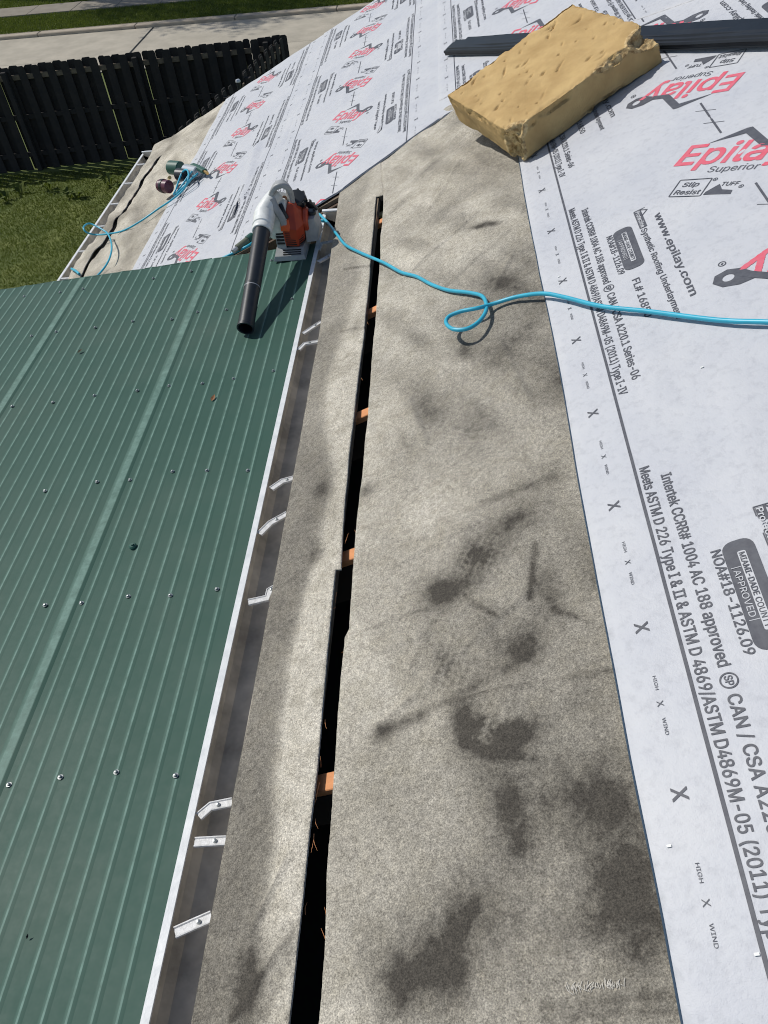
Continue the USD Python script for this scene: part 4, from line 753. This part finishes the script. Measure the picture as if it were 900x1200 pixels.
e_ = wing_(86, 318, .02); part(hose, 'hose_end', tube([wing_(93, 321, .03), wing_(88, 317, .045), wing_(84, 315, .04)], .009, 12, 4), 'hose_blue', 40)
ft = thing('hose_fitting', 'small grey-green cylinder at the far edge of the green roof beside the blower tube', 'fitting', GP(288, 286))
p0, p1 = GP(278, 291, .018), GP(296, 277, .02); d = (p1 - p0) / np.linalg.norm(p1 - p0)
part(ft, 'body', cyl(p0, p0 + d * .075, .017, 18, bev=.003), 'fitting_green', 35); part(ft, 'collar', cyl(p0 + d * .0755, p0 + d * .115, .020, 18, bev=.003), 'tool_green', 35); part(ft, 'stub', cyl(p0 - d * .03, p0 - d * .0005, .011, 14, bev=.002), 'galvanised', 35)

# ------------------------------------------------------------------ coil nailer on the wing
def T3(x, y, h): return wing_(x, y, h)
nl = thing('coil_nailer', 'black and maroon coil nailer tangled in the turquoise hose on the far felt', 'nail gun', T3(208, 208, 0))
def drum(a, b, r, m, nm, n=24): part(nl, nm, cyl(a, b, r, n, bev=r * .15), m, 30)
a = T3(199, 219, .07); ax = N * .3 + D1 * .5 - D2 * .8; ax /= np.linalg.norm(ax)
drum(a, a + ax * .10, .045, 'tool_maroon', 'magazine_drum'); part(nl, 'drum_face', cyl(a + ax * .1005, a + ax * .108, .040, 24, bev=.004), 'tool_maroon', 30); part(nl, 'drum_rim', lathe(a + ax * .05, ax, [(.0455, 0), (.049, .002), (.049, .022), (.0455, .024)], 28), 'black_plastic', 40)
b = T3(207, 197, .09); drum(b - ax * .05, b + ax * .07, .050, 'tool_green', 'motor_housing'); part(nl, 'indicator', cyl(b + ax * .0705, b + ax * .078, .03, 18), 'tool_red', 30)
c = T3(214, 205, .08); drum(c - ax * .04, c + ax * .05, .043, 'black_plastic', 'driver_housing'); part(nl, 'driver_cap', cyl(c + ax * .0505, c + ax * .058, .03, 18), 'tool_red', 30)
q0, q1 = T3(219, 200, .07), T3(229, 201, .06); part(nl, 'body', cyl(q0, q1 + (q1 - q0) * .3, .046, 22, r2=.034, bev=.006), 'tool_body', 30)
part(nl, 'handle', sweep(smooth_path([T3(226, 194, .08), T3(233, 197, .07), T3(240, 201, .05)], 6), rrect(.04, .03, .01), True), 'tool_green', 40); part(nl, 'trigger', sweep(smooth_path([T3(226, 205, .05), T3(231, 204, .05)], 4), rrect(.016, .02, .004)), 'black_plastic')
part(nl, 'nose', sweep(smooth_path([T3(204, 215, .03), T3(212, 211, .04), T3(220, 206, .04)], 5), rrect(.03, .024, .004)), 'galvanised', 40); part(nl, 'air_plug', cyl(T3(240, 201, .05), T3(243, 203, .05), .011, 14), 'brass', 30)
part(nl, 'depth_dial', cyl(T3(198, 209, .08), T3(199, 208, .11), .012, 14), 'brass', 30)

# ------------------------------------------------------------------ foam block
Lx, Ly, hz, foam_h0, sk = .620, .556, .125, 0.0, 0.0            # the block leans on the metal strips behind it
fo_, fr_ = np.array([-.246, 2.972, .020]), np.array([[0.9222, -0.3818, 0.0612], [0.3866, 0.9121, -0.1362], [-0.0038, 0.1493, 0.9888]])
m = trimesh.creation.box((1, 1, 1)); m.apply_translation((.5, .5, .5)); mf = manifold3d.Manifold(manifold3d.Mesh(np.asarray(m.vertices, np.float32), np.asarray(m.faces, np.uint32)))
def local(P_): return P_ * [Lx, Ly, hz] + np.c_[.012 * P_[:, 1] * (1 - P_[:, 2]), -.03 * P_[:, 0] * P_[:, 1] * 0, .004 * np.sin(P_[:, 0] * 5)]
mf = mf.warp_batch(lambda P_: local(np.asarray(P_))).refine_to_length(.03)
def chip(c, r, seed):
    g = trimesh.creation.icosphere(3, 1.0); v = g.vertices * (1 + .35 * (meshkit.fbm(g.vertices * 2.3 + seed, 3, seed) - .5)[:, None] * 2) * r + c
    return manifold3d.Manifold(manifold3d.Mesh(np.asarray(v, np.float32), np.asarray(g.faces, np.uint32)))
hgt = hz - foam_h0; cuts = [((-.01, -.03, hgt + .015), (.085, .075, .075), 1), ((-.015, .02, .05), (.05, .06, .07), 12), ((Lx + .01, -.01, hgt + .02), (.12, .085, .075), 2), ((Lx - .05, -.02, hgt + .02), (.06, .05, .05), 3), ((Lx + .035, .06, hgt * .6), (.05, .06, .06), 4), ((Lx * .72, -.03, hgt + .02), (.11, .05, .05), 5), ((Lx * .6, -.035, 0), (.12, .045, .02), 10)]
torn = [(np.array(c), np.array(r)) for c, r, _ in cuts]
for c, r, sd in cuts: mf = mf - chip(np.array(c), np.array(r), sd)
v, f = arr(mf.refine_to_length(.0055)); t_ = trimesh.Trimesh(v, f, process=True); t_ = trimesh.smoothing.filter_taubin(t_, iterations=4); v, f = np.asarray(t_.vertices).copy(), np.asarray(t_.faces); nrm = np.asarray(t_.vertex_normals)
top = nrm[:, 2] > .8; rim = np.exp(-(np.minimum.reduce([np.abs(v[:, 0]), np.abs(Lx - v[:, 0]), np.abs(v[:, 1]), np.abs(Ly - v[:, 1])]) / .02) ** 2) * (v[:, 2] > hz * .75); dn_ = -.016 * rim * np.clip(meshkit.fbm(v * 22, 4, 84) - .40, 0, 1) * 2 + .007 * (meshkit.fbm(v * 8, 3, 80) - .5) * 2 + .0012 * (meshkit.fbm(v * 60, 2, 81) - .5) * 2
tear = np.zeros(len(v))
for c, r in torn: tear = np.maximum(tear, np.exp(-np.clip((((v - c) / r) ** 2).sum(1) - 1.15, 0, None) * 4.5))
dn_ -= .026 * tear * (meshkit.fbm(v * 34, 4, 82) - .42) 
for k in range(46):                                     # nicks and pits in the top
    c = np.array([rnd.uniform(.05, .95) * Lx, rnd.uniform(.06, .94) * Ly]); c[0] += c[1] / Ly * sk; a = rnd.uniform(.1, 1.0); ra, rb = rnd.choice([.004, .006, .012, .026]) * rnd.uniform(.7, 1.3), rnd.uniform(.0025, .0055)
    d = v[:, :2] - c; x = d[:, 0] * math.cos(a) + d[:, 1] * math.sin(a); y = -d[:, 0] * math.sin(a) + d[:, 1] * math.cos(a) + rnd.uniform(-12, 12) * x * x; dn_ -= np.where(nrm[:, 2] > .5, rnd.uniform(.004, .012) * np.exp(-(x / ra) ** 2 - (y / rb) ** 2), 0)
v = v + nrm * dn_[:, None]; s_t = fo_ + v @ fr_.T
fc = trimesh.Trimesh(v, f, process=False); tf = tear[f].mean(1) > .5; foam_mesh = R(s_t[:, 0], s_t[:, 1], s_t[:, 2])
fb = thing('foam_block', 'thick yellow foam cushion block with torn corners lying on the membrane', 'foam block', foam_mesh.mean(0) - N * .06)
part(fb, 'block', (foam_mesh, f[~tf]), 'foam', 50)
for q_ in trimesh.Trimesh(foam_mesh, f[tf], process=False).split(only_watertight=False):
    if len(q_.faces) > 60: part(fb, 'torn_corner', (np.asarray(q_.vertices), np.asarray(q_.faces)), 'foam_torn', 50)

# ------------------------------------------------------------------ dark drip-edge strips
dA, dB = ST(524, 68, .010), ST(935, 60, .010)
def strip(off, shift, h0, label, flip=1):
    d = dB - dA; L = np.linalg.norm(d); d /= L; q = np.array([-d[1], d[0]]); n = thing('drip_edge_strip', label, 'metal strip', R(*(dA + d * .6), h0))
    pr = np.array([(0, 0), (-.003, .004), (0, .008), (.001, .016), (-.003, .020), (.001, .024), (.006, .021), (.028, .026), (.066, .029), (.066, .0302), (.028, .0272), (.007, .0225), (.001, .0255), (-.0045, .020), (-.0002, .016), (-.0012, .008)])
    pr = pr * [1, 1]; s0 = dA + d * shift + q * off; n_ = 24; P_ = np.array([R(*(s0 + d * (L * .98) * k / n_), h0 + .0015 * math.sin(k * .9 + shift * 30)) for k in range(n_ + 1)])
    part(n, 'profile', sweep(P_, pr, True, up=N), 'drip_metal'); hem = sweep(P_ + N * .0025 - np.r_[0, 0, 0], circ(.004, 8), True); part(n, 'hem', hem, 'drip_metal', 40)
strip(.0, .0, .026, 'front dark metal drip-edge strip of the nested bundle behind the foam block')
strip(.016, .02, .029, 'middle dark metal drip-edge strip of the nested bundle behind the foam block')
strip(.036, .12, .031, 'rear dark metal drip-edge strip of the nested bundle, with its end set back')

# ------------------------------------------------------------------ small litter
def leaf(x, y, L, a, look_, label, name='dry_leaf', hgt_=.006):
    p = GP(x, y, hgt_); d = np.array([math.cos(a), math.sin(a), 0]); q = np.array([-d[1], d[0], 0]); w = L * .32; pts = [p - d * L / 2, p - d * L * .2 + q * w * .8 + [0, 0, .004], p + d * L * .2 + q * w * .6 + [0, 0, .006], p + d * L / 2 + [0, 0, .008], p + d * L * .2 - q * w * .6 + [0, 0, .005], p - d * L * .2 - q * w * .8 + [0, 0, .003], p + [0, 0, .001]]
    F = [(6, i, (i + 1) % 6) for i in range(6)]; single(name, (np.array(pts), np.array(F)[:, ::-1]), look_, label, 'leaf')
leaf(250, 467, .030, 1.3, 'dead_leaf', 'small brown dry leaf on the green roof near the gutter')
leaf(94, 412, .026, .8, 'dark_leaf', 'tiny dark curled leaf on the green roof far from the gutter')
leaf(33, 1098, .009, 1.2, 'slot_dark', 'tiny black flake on the green roof in the lower left corner', 'dark_flake')
p = GP(156, 641, .003); single('plastic_plug', cat_(lathe(p, (0, 0, 1), [(0, 0), (.011, 0), (.012, .006), (.008, .010), (0, .010)], 14), lathe(p + [.001, 0, .0101], (0, 0, 1), [(0, 0), (.005, 0), (.004, .004), (0, .004)], 10)), 'tool_green', 'small teal plug lying on the green roof between two screws', 'plug', smooth=30)
for x, y, lab in ((783, 990, 'small white fleck on the pale sheet border between the lowest two large X marks'), (822, 428, 'tiny white fleck on the open white field below the hose'), (654, 322, 'tiny white fleck on the sheet border just above the hose'), (886, 1117, 'tiny white fleck beside the printed line at the lower right corner')):
    s, t = ST(x, y, .02); h0 = float(cN[1](np.array([s]), np.array([t]))[0]); single('plastic_fleck', rbox(s - .0035, s + .0035, t - .0018, t + .0022, h0 + .0012, h0 + .0024, .0005), 'white_plastic', lab, 'fleck')
